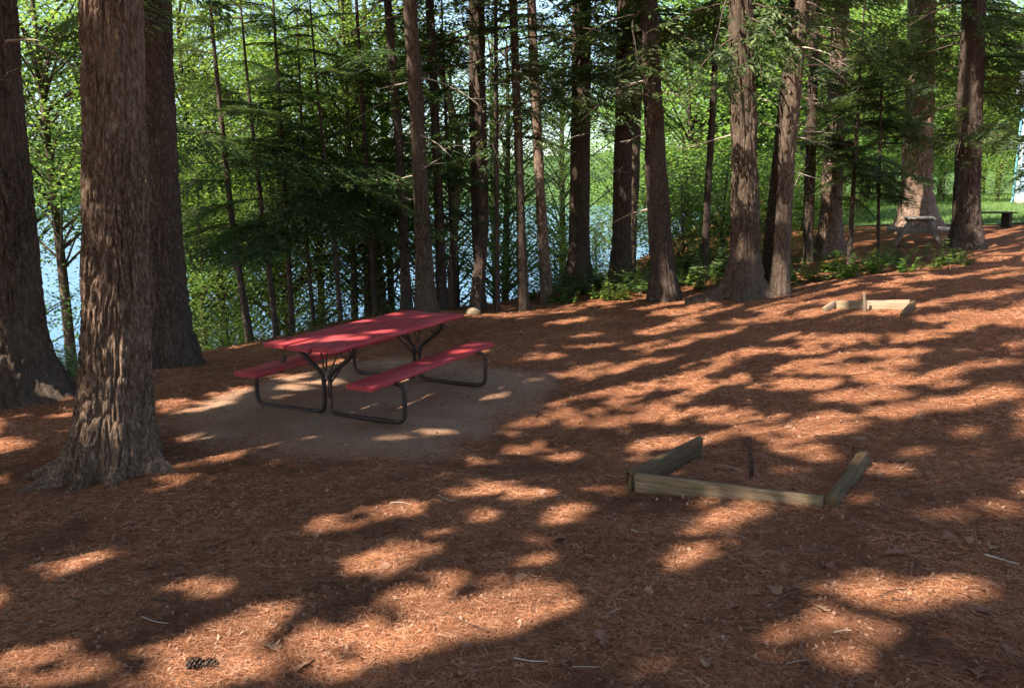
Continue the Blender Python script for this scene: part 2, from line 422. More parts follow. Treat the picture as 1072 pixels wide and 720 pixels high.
MAT['iron'] = plain('rusty_brown_iron_pipe', (.022, .013, .011), (.055, .03, .022), 14, .6, .2, .35)
MAT['rust'] = plain('rusted_stake', (.035, .02, .014), (.10, .05, .03), 25, .85)
MAT['concrete'] = plain('stone_grey', (.24, .2, .17), (.42, .37, .32), 5, .9, .6, .2, bd=.02)

def red_paint():
    m = M('worn_red_paint'); v = m.coord((12, 1, 12)); n = m.noise(v, 3.5, 6, .65); big = m.noise(m.coord((1, 1, 1)), 2.2, 4)
    c = m.ramp(n, [(.3, (.26, .024, .027)), (.55, (.42, .048, .052)), (.75, (.49, .09, .088))])
    c = m.mix(c, (.42, .11, .11), m.math('MULTIPLY', m.ramp(big, [(.5, (0, 0, 0)), (.75, (1, 1, 1))]), .5))
    sp = m.ramp(m.noise(m.coord((40, 10, 40)), 2, 4, .7), [(.66, (0, 0, 0)), (.72, (1, 1, 1))])
    c = m.mix(c, (.20, .12, .09), m.math('MULTIPLY', sp, .6))
    dust = m.ramp(m.noise(m.coord((1, 1, 1)), 45, 3, .7), [(.62, (0, 0, 0)), (.7, (1, 1, 1))])
    c = m.mix(c, (.24, .11, .07), m.math('MULTIPLY', dust, .35))
    return m.done(m.principled(c, .62, m.bump(n, .35, .004), .25))
MAT['red'] = red_paint()

def old_wood(name, a, b, c3, moss=.0):
    m = M(name); v = m.coord((2, 40, 40)); n = m.noise(v, 1.4, 6, .65, .4)
    c = m.ramp(n, [(.3, a), (.52, b), (.75, c3)])
    if moss: c = m.mix(c, (.10, .105, .03), m.math('MULTIPLY', m.ramp(m.noise(m.coord((4, 9, 9)), 1.5, 5), [(.45, (0, 0, 0)), (.65, (1, 1, 1))]), moss))
    return m.done(m.principled(c, .85, m.bump(n, .5, .006), .2))
MAT['board_grey'] = old_wood('weathered_grey_board', (.10, .064, .036), (.23, .155, .092), (.36, .265, .17), .25)
MAT['board_dark'] = old_wood('dark_board', (.055, .031, .015), (.125, .073, .036), (.2, .128, .064), .3)  # darkest of the three board tones, used on side boards
MAT['board_pale'] = old_wood('sunbleached_board', (.12, .08, .05), (.23, .16, .105), (.34, .26, .18), .25)
MAT['table_grey'] = old_wood('weathered_silver_planks', (.13, .11, .095), (.26, .23, .205), (.4, .36, .325))
MAT['table_dark'] = old_wood('dark_stained_planks', (.02, .014, .012), (.05, .034, .028), (.09, .065, .05))

def pad_mat():
    m = M('packed_grey_brown_sand'); co = m.coord((1, 1, 1))
    a = m.noise(co, 1.6, 5, .6); b = m.noise(co, 40, 5, .7); d = m.noise(m.coord((12, 110, 30), (0, 0, .8)), 1, 3, .6, 1.5)
    c = m.ramp(b, [(.3, (.18, .108, .062)), (.55, (.30, .196, .124)), (.75, (.41, .295, .20))])
    at = m.n('ShaderNodeAttribute', attribute_name='needle_cover')
    f = m.math('MULTIPLY', m.ramp(a, [(.36, (0, 0, 0)), (.62, (1, 1, 1))]), .75)
    f = m.math('MAXIMUM', f, at.outputs['Fac'])
    c = m.mix(c, m.ramp(d, [(.4, (.12, .055, .03)), (.65, (.36, .17, .095))]), f)
    return m.done(m.principled(c, .9, m.bump(b, .5, .008), .2))
MAT['pad'] = pad_mat()

def water_mat():
    m = M('lake_water'); n = m.noise(m.coord((1, 2.2, 1)), .9, 5, .6); n2 = m.noise(m.coord((1, 1.6, 1)), .05, 3)
    c = m.ramp(n2, [(.3, (.025, .10, .22)), (.7, (.06, .165, .31))])
    return m.done(m.principled(c, .12, m.bump(n, .5, .12), .5))
MAT['water'] = water_mat()
MAT['lawn'] = plain('short_green_turf', (.06, .10, .022), (.11, .17, .042), 3, .9, .3)
MAT['hill'] = plain('wooded_far_shore', (.035, .075, .03), (.10, .15, .05), .35, .9, 1, .1, bd=2.)
MAT['siding'] = plain('pale_blue_siding_paint', (.24, .33, .46), (.30, .39, .52), 3, .6, .1)
MAT['trim'] = plain('white_trim_paint', (.46, .52, .58), (.56, .61, .66), 4, .5, .1)
MAT['teal'] = plain('teal_downspout_paint', (.10, .27, .33), (.15, .33, .40), 5, .5, .1)
MAT['shingle'] = plain('grey_roof_shingles', (.08, .08, .085), (.16, .16, .165), 9, .9, .4)

# ------------------------------------------------------------------ ground, lake, shore
def axis(lo, a, b, hi, step, g=1.13, cap=25):
    c = list(np.arange(a, b + 1e-6, step)); s = step
    l = [a]; 
    while l[-1] > lo: s = min(s * g, cap); l.append(l[-1] - s)
    s = step; r = [c[-1]]
    while r[-1] < hi: s = min(s * g, cap); r.append(r[-1] + s)
    return np.array(l[1:][::-1] + c + r[1:])
gx = axis(-500, -7, 8.5, 600, .045); gy = axis(-120, 1.2, 12.5, 700, .045)
X, Y = np.meshgrid(gx, gy)
Z = np.where((X > GX0) & (X < GX1) & (Y > GY0) & (Y < GY1), gfull(X, Y), base_ground(X, Y)[0])
nx, ny = len(gx), len(gy)
i = np.arange(ny - 1)[:, None]; j = np.arange(nx - 1)[None]
b = Bag(); b.add(np.stack([X, Y, Z], -1).reshape(-1, 3), np.stack([i * nx + j, i * nx + j + 1, (i + 1) * nx + j + 1, (i + 1) * nx + j], -1).reshape(-1, 4))
tag(b.build('ground', MAT['ground']), kind='structure')

LAKE = -3.3
wx = axis(-700, -40, 60, 700, 4, 1.2, 60); wy = axis(-120, 0, 60, 900, 4, 1.2, 60)
X, Y = np.meshgrid(wx, wy); nx, ny = len(wx), len(wy)
i = np.arange(ny - 1)[:, None]; j = np.arange(nx - 1)[None]
b = Bag(); b.add(np.stack([X, Y, np.full(X.shape, LAKE)], -1).reshape(-1, 3), np.stack([i * nx + j, i * nx + j + 1, (i + 1) * nx + j + 1, (i + 1) * nx + j], -1).reshape(-1, 4))
tag(b.build('lake', MAT['water']), kind='structure')

hx = np.linspace(-1000, 900, 420); ht = np.linspace(0, 1, 22)
Xh, Th = np.meshgrid(hx, ht)
top = 22 + 26 * fbm(hx * .004, 0 * hx, 2, 4)
Yh = 430 + 120 * (fbm(Xh * .003, 0 * Xh, 8, 3) - .5) + Th * 260
Zh = LAKE - .5 + top[None] * np.sin(np.clip(Th * 1.15, 0, 1) * PI / 2) + 5 * (fbm(Xh * .09, Th * 24, 3, 3) - .35) * (Th > .02)
i = np.arange(21)[:, None]; j = np.arange(419)[None]
b = Bag(); b.add(np.stack([Xh, Yh, Zh], -1).reshape(-1, 3), np.stack([i * 420 + j, i * 420 + j + 1, (i + 1) * 420 + j + 1, (i + 1) * 420 + j], -1).reshape(-1, 4))
tag(b.build('hills', MAT['hill']), kind='structure')

# lawn sheet, slightly above the ground, with blades
lx = np.arange(6.5, 60, .4); ly = np.arange(20, 75, .4)
X, Y = np.meshgrid(lx, ly); _px, _py, _ = project(np.stack([X, Y, gz(X, Y)], -1)); ok = (_py < 238 + 5 * (fbm(X * .5, Y * .5, 2, 3) - .5) - np.clip(X - 14, -9, 0) * 0) & (X > .30 * Y + 1.2 * fbm(X * .5, Y * .5, 7, 2)) & (Y > 22)
Z = gz(X, Y) + .03; nx, ny = len(lx), len(ly)
i, j = np.nonzero(ok[:-1, :-1] & ok[1:, 1:] & ok[1:, :-1] & ok[:-1, 1:])
b = Bag(); b.add(np.stack([X, Y, Z], -1).reshape(-1, 3), np.stack([i * nx + j, i * nx + j + 1, (i + 1) * nx + j + 1, (i + 1) * nx + j], -1))
tag(b.build('lawn', MAT['lawn']), kind='structure')
n = 110000; r = np.random.default_rng(3)
k = r.integers(0, len(i), n); bx = X[i[k], j[k]] + r.random(n) * .7; by = Y[i[k], j[k]] + r.random(n) * .7
sel = by < 48; bx, by = bx[sel], by[sel]; n = len(bx)
a = r.random(n) * 2 * PI; h = r.uniform(.05, .14, n); lean = r.normal(0, .04, (n, 2)); w = .012
P = np.stack([bx, by, gz(bx, by) + .02], -1); W = np.stack([np.cos(a) * w, np.sin(a) * w, 0 * a], -1); Tp = P + np.stack([lean[:, 0], lean[:, 1], h], -1)
b = Bag(); b.quads(np.stack([P - W, P + W, Tp + W * .3, Tp - W * .3], 1))
tag(b.build('grass', MAT['grass'], smooth=False), 'short sunlit lawn grass behind the trees on the right', 'grass', kind='stuff')

# packed pad under the table
def tpt(a, bb, z=0.0): return np.array([TAB[0] + math.cos(TYAW) * a + math.sin(TYAW) * bb, TAB[1] - math.sin(TYAW) * a + math.cos(TYAW) * bb, TAB[2] + z])
pa = np.linspace(-2.1, 2.1, 130); pb = np.linspace(-2.1, 2.3, 130)
A, B = np.meshgrid(pa, pb)
Xp = TAB[0] + math.cos(TYAW) * A + math.sin(TYAW) * B; Yp = TAB[1] - math.sin(TYAW) * A + math.cos(TYAW) * B
pu = (np.abs(A / 1.62) ** 4 + np.abs((B + .05) / 1.9) ** 4) ** .25 + .34 * (fbm(A * 2.2, B * 2.2, 5, 5) - .5); ok = pu < 1.12
# the pad hugs the displaced ground
Zp = gfull(Xp, Yp) + .010 - .016 * np.clip((pu - .9) / .2, 0, 1)
i, j = np.nonzero(ok[:-1, :-1] & ok[1:, 1:] & ok[1:, :-1] & ok[:-1, 1:])
b = Bag(); b.add(np.stack([Xp, Yp, Zp], -1).reshape(-1, 3), np.stack([i * 130 + j, i * 130 + j + 1, (i + 1) * 130 + j + 1, (i + 1) * 130 + j], -1))
pad = tag(b.build('path', MAT['pad']), kind='structure')
at = pad.data.attributes.new('needle_cover', 'FLOAT', 'POINT'); at.data.foreach_set('value', np.clip((pu - .74) / .26, 0, 1).astype(np.float32).ravel())

# ------------------------------------------------------------------ litter of needles
def litter(n, dmin, dmax, pw, half, r):
    u = r.random(n); q = 1 - pw
    d = (dmin ** q + u * (dmax ** q - dmin ** q)) ** (1 / q)
    az = r.uniform(-half, half, n)
    return d * np.sin(az), d * np.cos(az), d
r = np.random.default_rng(11)
x, y, d = litter(860000, 1.9, 19, 1.15, math.radians(42), r)
sel = gz(x, y, _GSD) < .2
ta = (x - TAB[0]) * math.cos(TYAW) - (y - TAB[1]) * math.sin(TYAW); tb = (x - TAB[0]) * math.sin(TYAW) + (y - TAB[1]) * math.cos(TYAW)
pu = (np.abs(ta / 1.62) ** 4 + np.abs((tb + .05) / 1.9) ** 4) ** .25 + .34 * (fbm(ta * 2.2, tb * 2.2, 5, 5) - .5)
sel &= r.random(len(x)) < np.clip((pu - .58) / .45, .06, 1)
x, y, d = x[sel], y[sel], d[sel]; n = len(x)
cl = vnoise(x * 1.3, y * 1.3, 3)
th = r.random(n) * 2 * PI + 0
L = r.uniform(.025, .075, n); w = (.00024 + .000115 * d) * r.uniform(.8, 1.3, n)
D0 = np.stack([np.cos(th), np.sin(th), r.normal(.02, .14, n)], -1)
bend = r.normal(0, .35, n)
D1 = np.stack([np.cos(th + bend), np.sin(th + bend), r.normal(-.05, .15, n)], -1)
P0 = np.stack([x, y, gfull(x, y) + .003 + .014 * r.random(n) ** 2], -1)
P1 = P0 + D0 * (L * .5)[:, None]; P2 = P1 + D1 * (L * .5)[:, None]
for P in (P1, P2): P[:, 2] = np.maximum(P[:, 2], gfull(P[:, 0], P[:, 1]) + .002)
tl = r.normal(0, .5, n)
W0 = np.stack([-np.sin(th) * np.cos(tl), np.cos(th) * np.cos(tl), np.sin(tl)], -1) * w[:, None]
V = np.stack([P0 - W0, P0 + W0, P1 + W0, P1 - W0, P2 + W0 * .5, P2 - W0 * .5], 1)
base = np.arange(n)[:, None] * 6
f = np.concatenate([base + [0, 1, 2, 3], base + [3, 2, 4, 5]])
b = Bag(); b.add(V.reshape(-1, 3), f)
tag(b.build('pine_needle_litter', MAT['needle'], smooth=False), 'reddish brown fallen pine needles covering the ground', 'needles', kind='stuff')

# small crumbs: bits of bark, cone scales and leaf fragments
x, y, d = litter(26000, 1.9, 14, 1.2, math.radians(42), r)
sel = gz(x, y, _GSD) < .2; x, y, d = x[sel], y[sel], d[sel]; n = len(x)
s = r.uniform(.004, .012, n) * (1 + .06 * d); th = r.random(n) * 2 * PI
c = np.stack([x, y, gfull(x, y) + .008 + .008 * r.random(n)], -1)
e1 = np.stack([np.cos(th), np.sin(th), r.normal(0, .5, n)], -1) * s[:, None]
e2 = np.stack([-np.sin(th), np.cos(th), r.normal(0, .5, n)], -1) * (s * r.uniform(.4, .9, n))[:, None]
b = Bag(); b.quads(np.stack([c - e1, c - e2 * .8, c + e1 * .9, c + e2], 1))
tag(b.build('leaf_debris', MAT['deadleaf'], smooth=False), 'small dry bark and leaf crumbs strewn over the needles', 'debris', kind='stuff')

# ------------------------------------------------------------------ trees: foliage templates
def bough_tpl(r, pairs, ll, lw, droop=.32, spread=.52, fill=1.0):
    """one flat conifer bough of unit length along +x: its leaf sprays and its stem"""
    t = np.linspace(0, 1, 12); wig = r.normal(0, .03)
    stem = np.stack([t, wig * np.sin(t * PI * 1.5), .10 * t - droop * t * t], -1)
    Q = []
    def leaf(p, d, nrm):
        s = np.cross(nrm, d); s /= np.linalg.norm(s) + 1e-9
        k = r.uniform(.75, 1.25)
        a = ll * k; w = lw * r.uniform(.8, 1.25)
        tip = p + d * a - np.array([0, 0, .12 * a])
        m = p + d * a * .45
        Q.append([p, m + s * w * .5 + nrm * w * .1, tip, m - s * w * .5 + nrm * w * .1])
    for i in range(pairs):
        t0 = .10 + .9 * (i + r.uniform(-.3, .3)) / pairs
        t0 = min(max(t0, .05), .99)
        p0 = np.array([np.interp(t0, t, stem[:, q]) for q in range(3)])
        for sgn in (1, -1):
            if r.random() > fill: continue
            sl = (spread * (1 - t0) ** .75 * min(1, .45 + t0 * 2.2) + .07) * r.uniform(.7, 1.15)
            ang = sgn * math.radians(r.uniform(42, 68))
            d = np.array([math.cos(ang), math.sin(ang), -.25 * t0 + r.normal(0, .07)])
            nl = max(2, int(sl / (ll * .50)))
            for k in range(nl + 1):
                s = sl * (k + .6) / (nl + .6)
                p = p0 + d * s + np.array([0, 0, -.35 * s * s])
                nrm = np.array([r.normal(0, .3), r.normal(0, .3), 1.]); nrm /= np.linalg.norm(nrm)
                if k == nl: leaf(p, d / np.linalg.norm(d), nrm)
                else:
                    for q in (1, -1):
                        a2 = ang + q * math.radians(r.uniform(35, 60))
                        leaf(p, np.array([math.cos(a2), math.sin(a2), r.normal(-.05, .12)]), nrm)
    return np.array(Q), stem
_r = np.random.default_rng(21)
TPL = {'hi': [bough_tpl(_r, 16, .052, .020) for _ in range(6)],
       'mid': [bough_tpl(_r, 11, .075, .032) for _ in range(6)],
       'big': [bough_tpl(_r, 10, .085, .045) for _ in range(6)],
       'sparse': [bough_tpl(_r, 13, .055, .020, fill=.6) for _ in range(5)]}

def place_bough(tpl, p, az, tilt, L, roll=0.):
    Q, stem = tpl
    ca, sa, ct, st, cr, sr = math.cos(az), math.sin(az), math.cos(tilt), math.sin(tilt), math.cos(roll), math.sin(roll)
    R = np.array([[ca, -sa, 0], [sa, ca, 0], [0, 0, 1]]) @ np.array([[ct, 0, -st], [0, 1, 0], [st, 0, ct]]) @ np.array([[1, 0, 0], [0, cr, -sr], [0, sr, cr]])
    return (Q.reshape(-1, 3) @ R.T * L + p).reshape(-1, 4, 3), stem @ R.T * L + p

def fast_tube(bag, P, r0, r1, k=4, mat=0):
    tube(bag, P, np.linspace(r0, r1, len(P)), k, mat, False)

# ------------------------------------------------------------------ trunks
def trunk_path(pts, D, H, base=None):
    C, R = [], []
    for px, py, w in pts:
        p = at_depth(px, py, D); dep = p[1] * CP - (p[2] - CAMH) * SP
        C.append(p); R.append(w * .455 * dep / F)
    C = np.array(C); R = np.array(R)
    zg = float(gz(C[0, 0], C[0, 1])); C[0, 2] = zg
    d = (C[-1] - C[-2]) / max(C[-1, 2] - C[-2, 2], .1); d[1] = 0
    z = C[-1, 2]; p = C[-1].copy(); top = zg + H; r = R[-1]
    n = max(3, int((top - z) / 1.2))
    if top > z + .5:
        hs = np.linspace(z, top, n + 1)[1:]; z0 = z
        for q, h in enumerate(hs):
            k = (h - z0) / (top - z0)
            p = p + d * (h - p[2]) * (1 - .7 * k); p[2] = h
            C = np.vstack([C, p]); R = np.r_[R, max(r * (1 - k) ** .8, .015)]
    return C, R, zg

def trunk_mesh(bag, C, R, zg, k=40, step=.05, flare=.5, fh=.22, amp=.05, fr=22., zs=.16, seed=0, zfine=99., roots=()):
    """trunk with furrowed bark and a root flare; C relative to the world, returned mesh is relative to C[0]"""
    base = np.array([C[0, 0], C[0, 1], zg])
    h = C[:, 2] - zg; top = h[-1]
    hs = [-.25, -.12]; z = 0.
    while z < top: hs.append(z); z += step if z < zfine else step * 5
    hs.append(top); hs = np.array(hs)
    # smooth interpolation of the centre line
    hx = np.interp(hs, h, C[:, 0]); hy = np.interp(hs, h, C[:, 1]); rr = np.interp(hs, h, R)
    if len(hs) > 12:
        kk = max(1, int(.35 / step))
        ker = np.ones(2 * kk + 1) / (2 * kk + 1)
        sm = lambda a: np.convolve(np.pad(a, kk, mode='edge'), ker, 'valid')
        hx, hy, rr = sm(hx), sm(hy), sm(rr)
    th = np.arange(k) / k * 2 * PI
    T, Hh = np.meshgrid(th, hs)
    r = np.repeat(rr[:, None], k, 1); r0 = R[0]
    rs = np.random.default_rng(seed)
    lob = 0
    for q in (3, 4, 5, 7): lob = lob + np.cos(q * T + rs.uniform(0, 6.3)) / 3.2
    hp = np.maximum(Hh, 0)
    fl = flare * r0 * np.exp(-hp / (fh + r0 * .35)) * np.clip(.75 + .55 * lob, .1, 2)
    for ra, rl, rw in roots:
        dth = np.abs((T - ra + PI) % (2 * PI) - PI)
        fl = fl + rl * np.exp(-hp / .11) * np.exp(-(dth / rw) ** 2)
    lo = 1 + .05 * np.cos(2 * T + rs.uniform(0, 6)) + .035 * lob
    cx, sy = np.cos(T), np.sin(T)
    n1 = vnoise(cx * r * fr + seed, sy * r * fr, Hh * fr * zs)
    n2 = vnoise(cx * r * fr * 2.3, sy * r * fr * 2.3 + seed, Hh * fr * zs * 2.2)
    n3 = vnoise(cx * r * 4 + seed, sy * r * 4, Hh * 1.3)
    wp = .9 * (vnoise(cx * r * 7, sy * r * 7 + seed, Hh * 2.5) - .5)
    n1 = vnoise(cx * r * fr + seed + wp, sy * r * fr + wp, Hh * fr * zs)
    ss = lambda q, e: np.clip(q / e, 0, 1) ** 2 * (3 - 2 * np.clip(q / e, 0, 1))
    rid = ss(np.abs(2 * n1 - 1), .42) * (.5 + .5 * ss(np.abs(2 * n2 - 1), .35)) + .25 * n2
    rad = (r + fl) * lo + amp * np.clip(r / .25, .25, 1.3) * ((rid - .6) + .5 * (n3 - .5))
    V = np.stack([hx[:, None] + cx * rad, hy[:, None] + sy * rad, zg + Hh], -1) - base
    n = len(hs); i = np.arange(n - 1)[:, None]; j = np.arange(k)[None]
    bag.add(V.reshape(-1, 3), np.stack([i * k + j, i * k + (j + 1) % k, (i + 1) * k + (j + 1) % k, (i + 1) * k + j], -1).reshape(-1, 4))
    return base

def dead_twigs(bag, p0s, r, L=(.5, 1.3), side=None, mat=0):
    for p in p0s:
        az = r.uniform(0, 2 * PI) if side is None else side + r.normal(0, .5)
        l = r.uniform(*L); n = 6; t = np.linspace(0, 1, n)
        d = np.array([math.cos(az), math.sin(az), r.uniform(-.25, .2)])
        P = p + np.outer(t * l, d); P[:, 2] -= .3 * l * t ** 2 * r.uniform(-.4, 1.3); P[:, :2] += r.normal(0, .03 * l, (n, 2)) * t[:, None]
        fast_tube(bag, P, .010 + .006 * l, .002, 4, mat)
        for q in range(r.integers(2, 6)):
            k = r.uniform(.3, .9); s = P[0] * (1 - k) + P[-1] * k; s = np.array([np.interp(k, t, P[:, c]) for c in range(3)])
            a2 = az + r.choice([-1, 1]) * r.uniform(.5, 1.1); l2 = l * r.uniform(.15, .4)
            e = s + l2 * np.array([math.cos(a2), math.sin(a2), r.uniform(-.5, .1)])
            fast_tube(bag, np.array([s, (s + e) / 2 + r.normal(0, .02, 3), e]), .005, .0015, 3, mat)

def tree(label, D, pts, H=18, bark='bark_dark', leaf='hemlock', flare=.45, k=36, step=.07, amp=.035, fr=20, zs=.16, z0=3.5, n=60, L=(1.2, 2.6),
         lod='hi', tilt=(-.3, .15), az=None, cull=True, dead=0, deadz=(1.5, 4), seed=0, roots=(), name='conifer_tree', cat='tree', group=None, zfine=99., deadside=None, gap=0., extra=()):
    r = np.random.default_rng(1000 + seed)
    if D > 12: n = int(n * .9)
    C, R, zg = trunk_path(pts, D, H)
    b = Bag(); base = trunk_mesh(b, C, R, zg, k, step, flare, amp=amp, fr=fr, zs=zs, seed=seed, zfine=zfine, roots=roots)
    t = thing(name, label, cat, base, 0, group)
    hgt = C[:, 2] - zg
    ctr = lambda h: np.array([np.interp(h, hgt, C[:, 0]), np.interp(h, hgt, C[:, 1]), zg + h])
    rad = lambda h: float(np.interp(h, hgt, R))
    allq = []
    specs = []
    for q in range(n):
        u = (q + r.random()) / n
        h = z0 + (H - .4 - z0) * u ** 1.05
        kk = (h - z0) / max(H - z0, .1)
        l = (L[1] * (1 - kk) ** .75 * min(1, .55 + kk * 3) + L[0] * .35) * r.uniform(.7, 1.15)
        a = r.uniform(0, 2 * PI) if az is None else az[0] + r.uniform(-az[1], az[1])
        specs.append((h, a, r.uniform(*tilt) + .25 * kk, l, TPL[lod][r.integers(len(TPL[lod]))]))
    for (h, a, ti, l) in extra: specs.append((h, a, ti, l, TPL['hi'][r.integers(6)]))
    for h, a, ti, l, tp in specs:
        p = ctr(h)
        Q, st = place_bough(tp, p, a, ti, l, r.normal(0, .25))
        allq.append(Q)
        if not cull or D > 12 or sunlit(st[3:9:2], r, False).max() < .5: fast_tube(b, st[::2] - base, .008 + .006 * l, .003, 4)
    if dead:
        hs = r.uniform(deadz[0], deadz[1], dead)
        for h in hs:
            bd = Bag(); dead_twigs(bd, [ctr(h) - base], r, side=deadside)
            bd.build('dead_branch', MAT['deadwood'], t)
    b.build('trunk', MAT[bark], t)
    if allq:
        Q = np.concatenate(allq)
        if cull:
            v = gaps(Q, r, D < 12); Q = Q[r.random(len(Q)) >= v]
        cb = Bag(); cb.quads(Q - base); cb.build('crown', MAT[leaf], t, smooth=False)
    return t

def spot(px, py, D, rad): TARGETS.append((at_depth(px, py, D), rad * 1.1))
for a in [(112, 250, 6.1, .10), (105, 300, 6.1, .12), (110, 345, 6.1, .13), (115, 395, 6.0, .14), (104, 430, 6.0, .12), (130, 370, 6.0, .08), (95, 460, 6.0, .10), (100, 210, 6.1, .06),
          (35, 330, 8.7, .10), (42, 370, 8.6, .13), (48, 400, 8.6, .07), (20, 300, 8.7, .07),
          (440, 255, 13.8, .09), (446, 290, 13.8, .08), (560, 160, 15.8, .1), (567, 230, 15.8, .12), (573, 290, 15.8, .12), (690, 180, 14.1, .1), (683, 120, 14.1, .08),
          (780, 200, 13.3, .12), (776, 260, 13.3, .10), (785, 140, 13.3, .08), (822, 150, 13.3, .10), (826, 100, 13.3, .08), (818, 220, 13.3, .10), (815, 280, 13.3, .08), (652, 200, 16.3, .08),
          (875, 130, 18.8, .16), (872, 190, 18.8, .2), (868, 240, 18.8, .2), (880, 60, 18.8, .15), (955, 190, 21.6, .25), (957, 215, 21.6, .25), (958, 232, 20, .4)]: spot(*a)
_t = np.random.default_rng(5)
for _ in range(60): spot(_t.uniform(190, 560), _t.uniform(20, 250), _t.uniform(13, 15.5), _t.uniform(.2, .5))
for _ in range(26): spot(_t.uniform(580, 1072), _t.uniform(0, 190), _t.uniform(13, 18), _t.uniform(.15, .4))
for a in [(610, 292, 16, .5), (640, 315, 14.8, .4), (585, 318, 15.4, .4), (870, 280, 15, .5), (930, 285, 15, .5), (610, 100, 16.8, .5), (600, 60, 16.5, .5), (570, 130, 14.5, .4), (700, 70, 13, .5), (660, 60, 14, .5), (780, 20, 12.2, .5), (540, 120, 13.5, .4), (500, 140, 13.6, .4), (700, 25, 13.2, .4), (760, 35, 12.6, .4), (735, 15, 12.8, .4), (640, 90, 14.5, .35), (470, 195, 13.2, .35), (440, 210, 13.0, .3), (1030, 105, 16.5, .4), (985, 140, 17, .35), (1000, 175, 16.8, .3), (940, 130, 18, .4), (620, 290, 15.5, .4), (660, 300, 15, .3), (730, 300, 15.2, .3), (900, 275, 15, .4), (950, 275, 15, .4), (980, 270, 15, .4)]: spot(*a)
for a, bb, rd in [(-.2, -1.0, .14), (.05, -.75, .12), (-.15, -.45, .12), (.2, -.1, .10), (-.2, .3, .16), (.1, .65, .12), (.2, 1.0, .12), (-.25, 1.0, .1), (.62, -.3, .10), (.66, .5, .10), (-.64, -.7, .14), (-.66, -.2, .10), (.6, 1.0, .09)]:
    TARGETS.append((tpt(a, bb, .6), rd * 1.15))

# the big trunks, left to right
tree('huge dark trunk cut by the left edge of the photo, with a sunlit root flare', 9.0, [(14, 418, 96), (9, 370, 82), (5, 300, 74), (0, 200, 68), (-8, 100, 62), (-14, 0, 60)], H=21,
     bark='bark_red', k=170, step=.025, amp=.036, fr=24, zs=.17, flare=.55, z0=7, n=85, L=(1.6, 4.0), lod='mid', seed=1, zfine=6.5, dead=7, deadz=(3.0, 5.2), deadside=-.6, extra=[(5.6, .3, -.3, 2.6), (6.0, -.3, -.35, 2.4), (6.3, .9, -.3, 2.8), (5.2, 1.1, -.2, 2.2)], roots=((-.5, .45, .3), (-2.2, .3, .3)))
tree('foreground trunk with deeply furrowed grey brown bark and spreading roots, left of the red table', 6.3, [(122, 492, 80), (122, 460, 80), (122, 400, 73), (122, 340, 69), (121, 230, 66), (119, 100, 65), (117, 0, 64)], H=21,
     bark='bark_front', k=340, step=.014, amp=.034, fr=32, zs=.17, flare=.42, z0=6.8, n=90, L=(1.6, 4.0), lod='mid', seed=2, zfine=4.6,
     roots=((-2.9, .34, .16), (-2.35, .30, .2), (-1.75, .16, .12), (-.35, .32, .22), (-1.2, .2, .18), (2.4, .5, .3)))
tree('dark straight trunk standing directly behind the foreground trunk', 11.5, [(184, 384, 46), (178, 330, 40), (172, 230, 35), (167, 120, 33), (163, 0, 32)], H=20,
     bark='bark_dark', k=120, step=.03, amp=.028, fr=24, zs=.17, z0=7, n=70, L=(1.5, 3.6), lod='mid', seed=3, zfine=6.5, extra=[(4.6, 2.9, -.2, 2.0), (5.2, 2.6, -.25, 2.4), (5.8, 3.3, -.2, 2.4), (3.9, 2.7, -.2, 1.6), (6.2, .4, -.4, 2.4), (5.6, .9, -.3, 2.2)])
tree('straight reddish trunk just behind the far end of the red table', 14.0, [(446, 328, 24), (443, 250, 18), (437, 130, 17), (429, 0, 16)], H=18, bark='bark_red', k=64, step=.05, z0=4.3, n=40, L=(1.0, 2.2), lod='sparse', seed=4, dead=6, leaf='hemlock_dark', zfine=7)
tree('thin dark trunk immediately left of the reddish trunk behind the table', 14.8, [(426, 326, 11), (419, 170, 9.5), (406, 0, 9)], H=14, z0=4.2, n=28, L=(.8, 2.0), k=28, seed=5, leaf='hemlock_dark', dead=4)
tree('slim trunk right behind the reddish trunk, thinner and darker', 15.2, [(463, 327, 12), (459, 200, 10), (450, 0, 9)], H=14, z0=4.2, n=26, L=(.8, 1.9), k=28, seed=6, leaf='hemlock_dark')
tree('dark trunk forking low into two stems beyond the table end', 15.0, [(499, 327, 15), (506, 230, 13), (502, 100, 14), (501, 0, 13)], H=16, z0=3.4, n=46, L=(1., 2.3), k=40, extra=[(3.3, -1.3, -.3, 1.7), (3.9, -2.0, -.35, 1.9), (4.4, -1.6, -.4, 2.0)], seed=7, zfine=7)
tree('slender second stem leaning beside the forked trunk', 15.3, [(505, 326, 10), (498, 250, 9), (495, 120, 8), (494, 0, 7)], H=13, z0=3.6, n=24, L=(.8, 1.7), k=24, seed=8)
tree('very thin dark pole of a young tree between forked trunk and straight brown one', 14.6, [(521, 331, 5.5), (520, 180, 5), (519, 0, 4.5)], H=9, z0=2.6, n=26, L=(.6, 1.4), k=16, seed=9)
tree('straight narrow brown trunk in the middle of the tree row', 14.6, [(548, 330, 12), (545, 220, 10), (537, 0, 9.5)], H=16, z0=3.6, n=46, L=(1., 2.2), k=36, extra=[(3.6, -1.9, -.3, 1.7), (4.2, -1.2, -.35, 1.9), (4.6, -2.4, -.35, 1.9)], seed=10, bark='bark_red', zfine=7)
tree('pinkish sunlit slim trunk leaning slightly left', 16.0, [(573, 316, 13), (567, 230, 11), (561, 110, 10), (556, 0, 10)], H=16, z0=3.8, n=40, L=(1., 2.2), k=36, seed=11, bark='bark_pale', zfine=7)
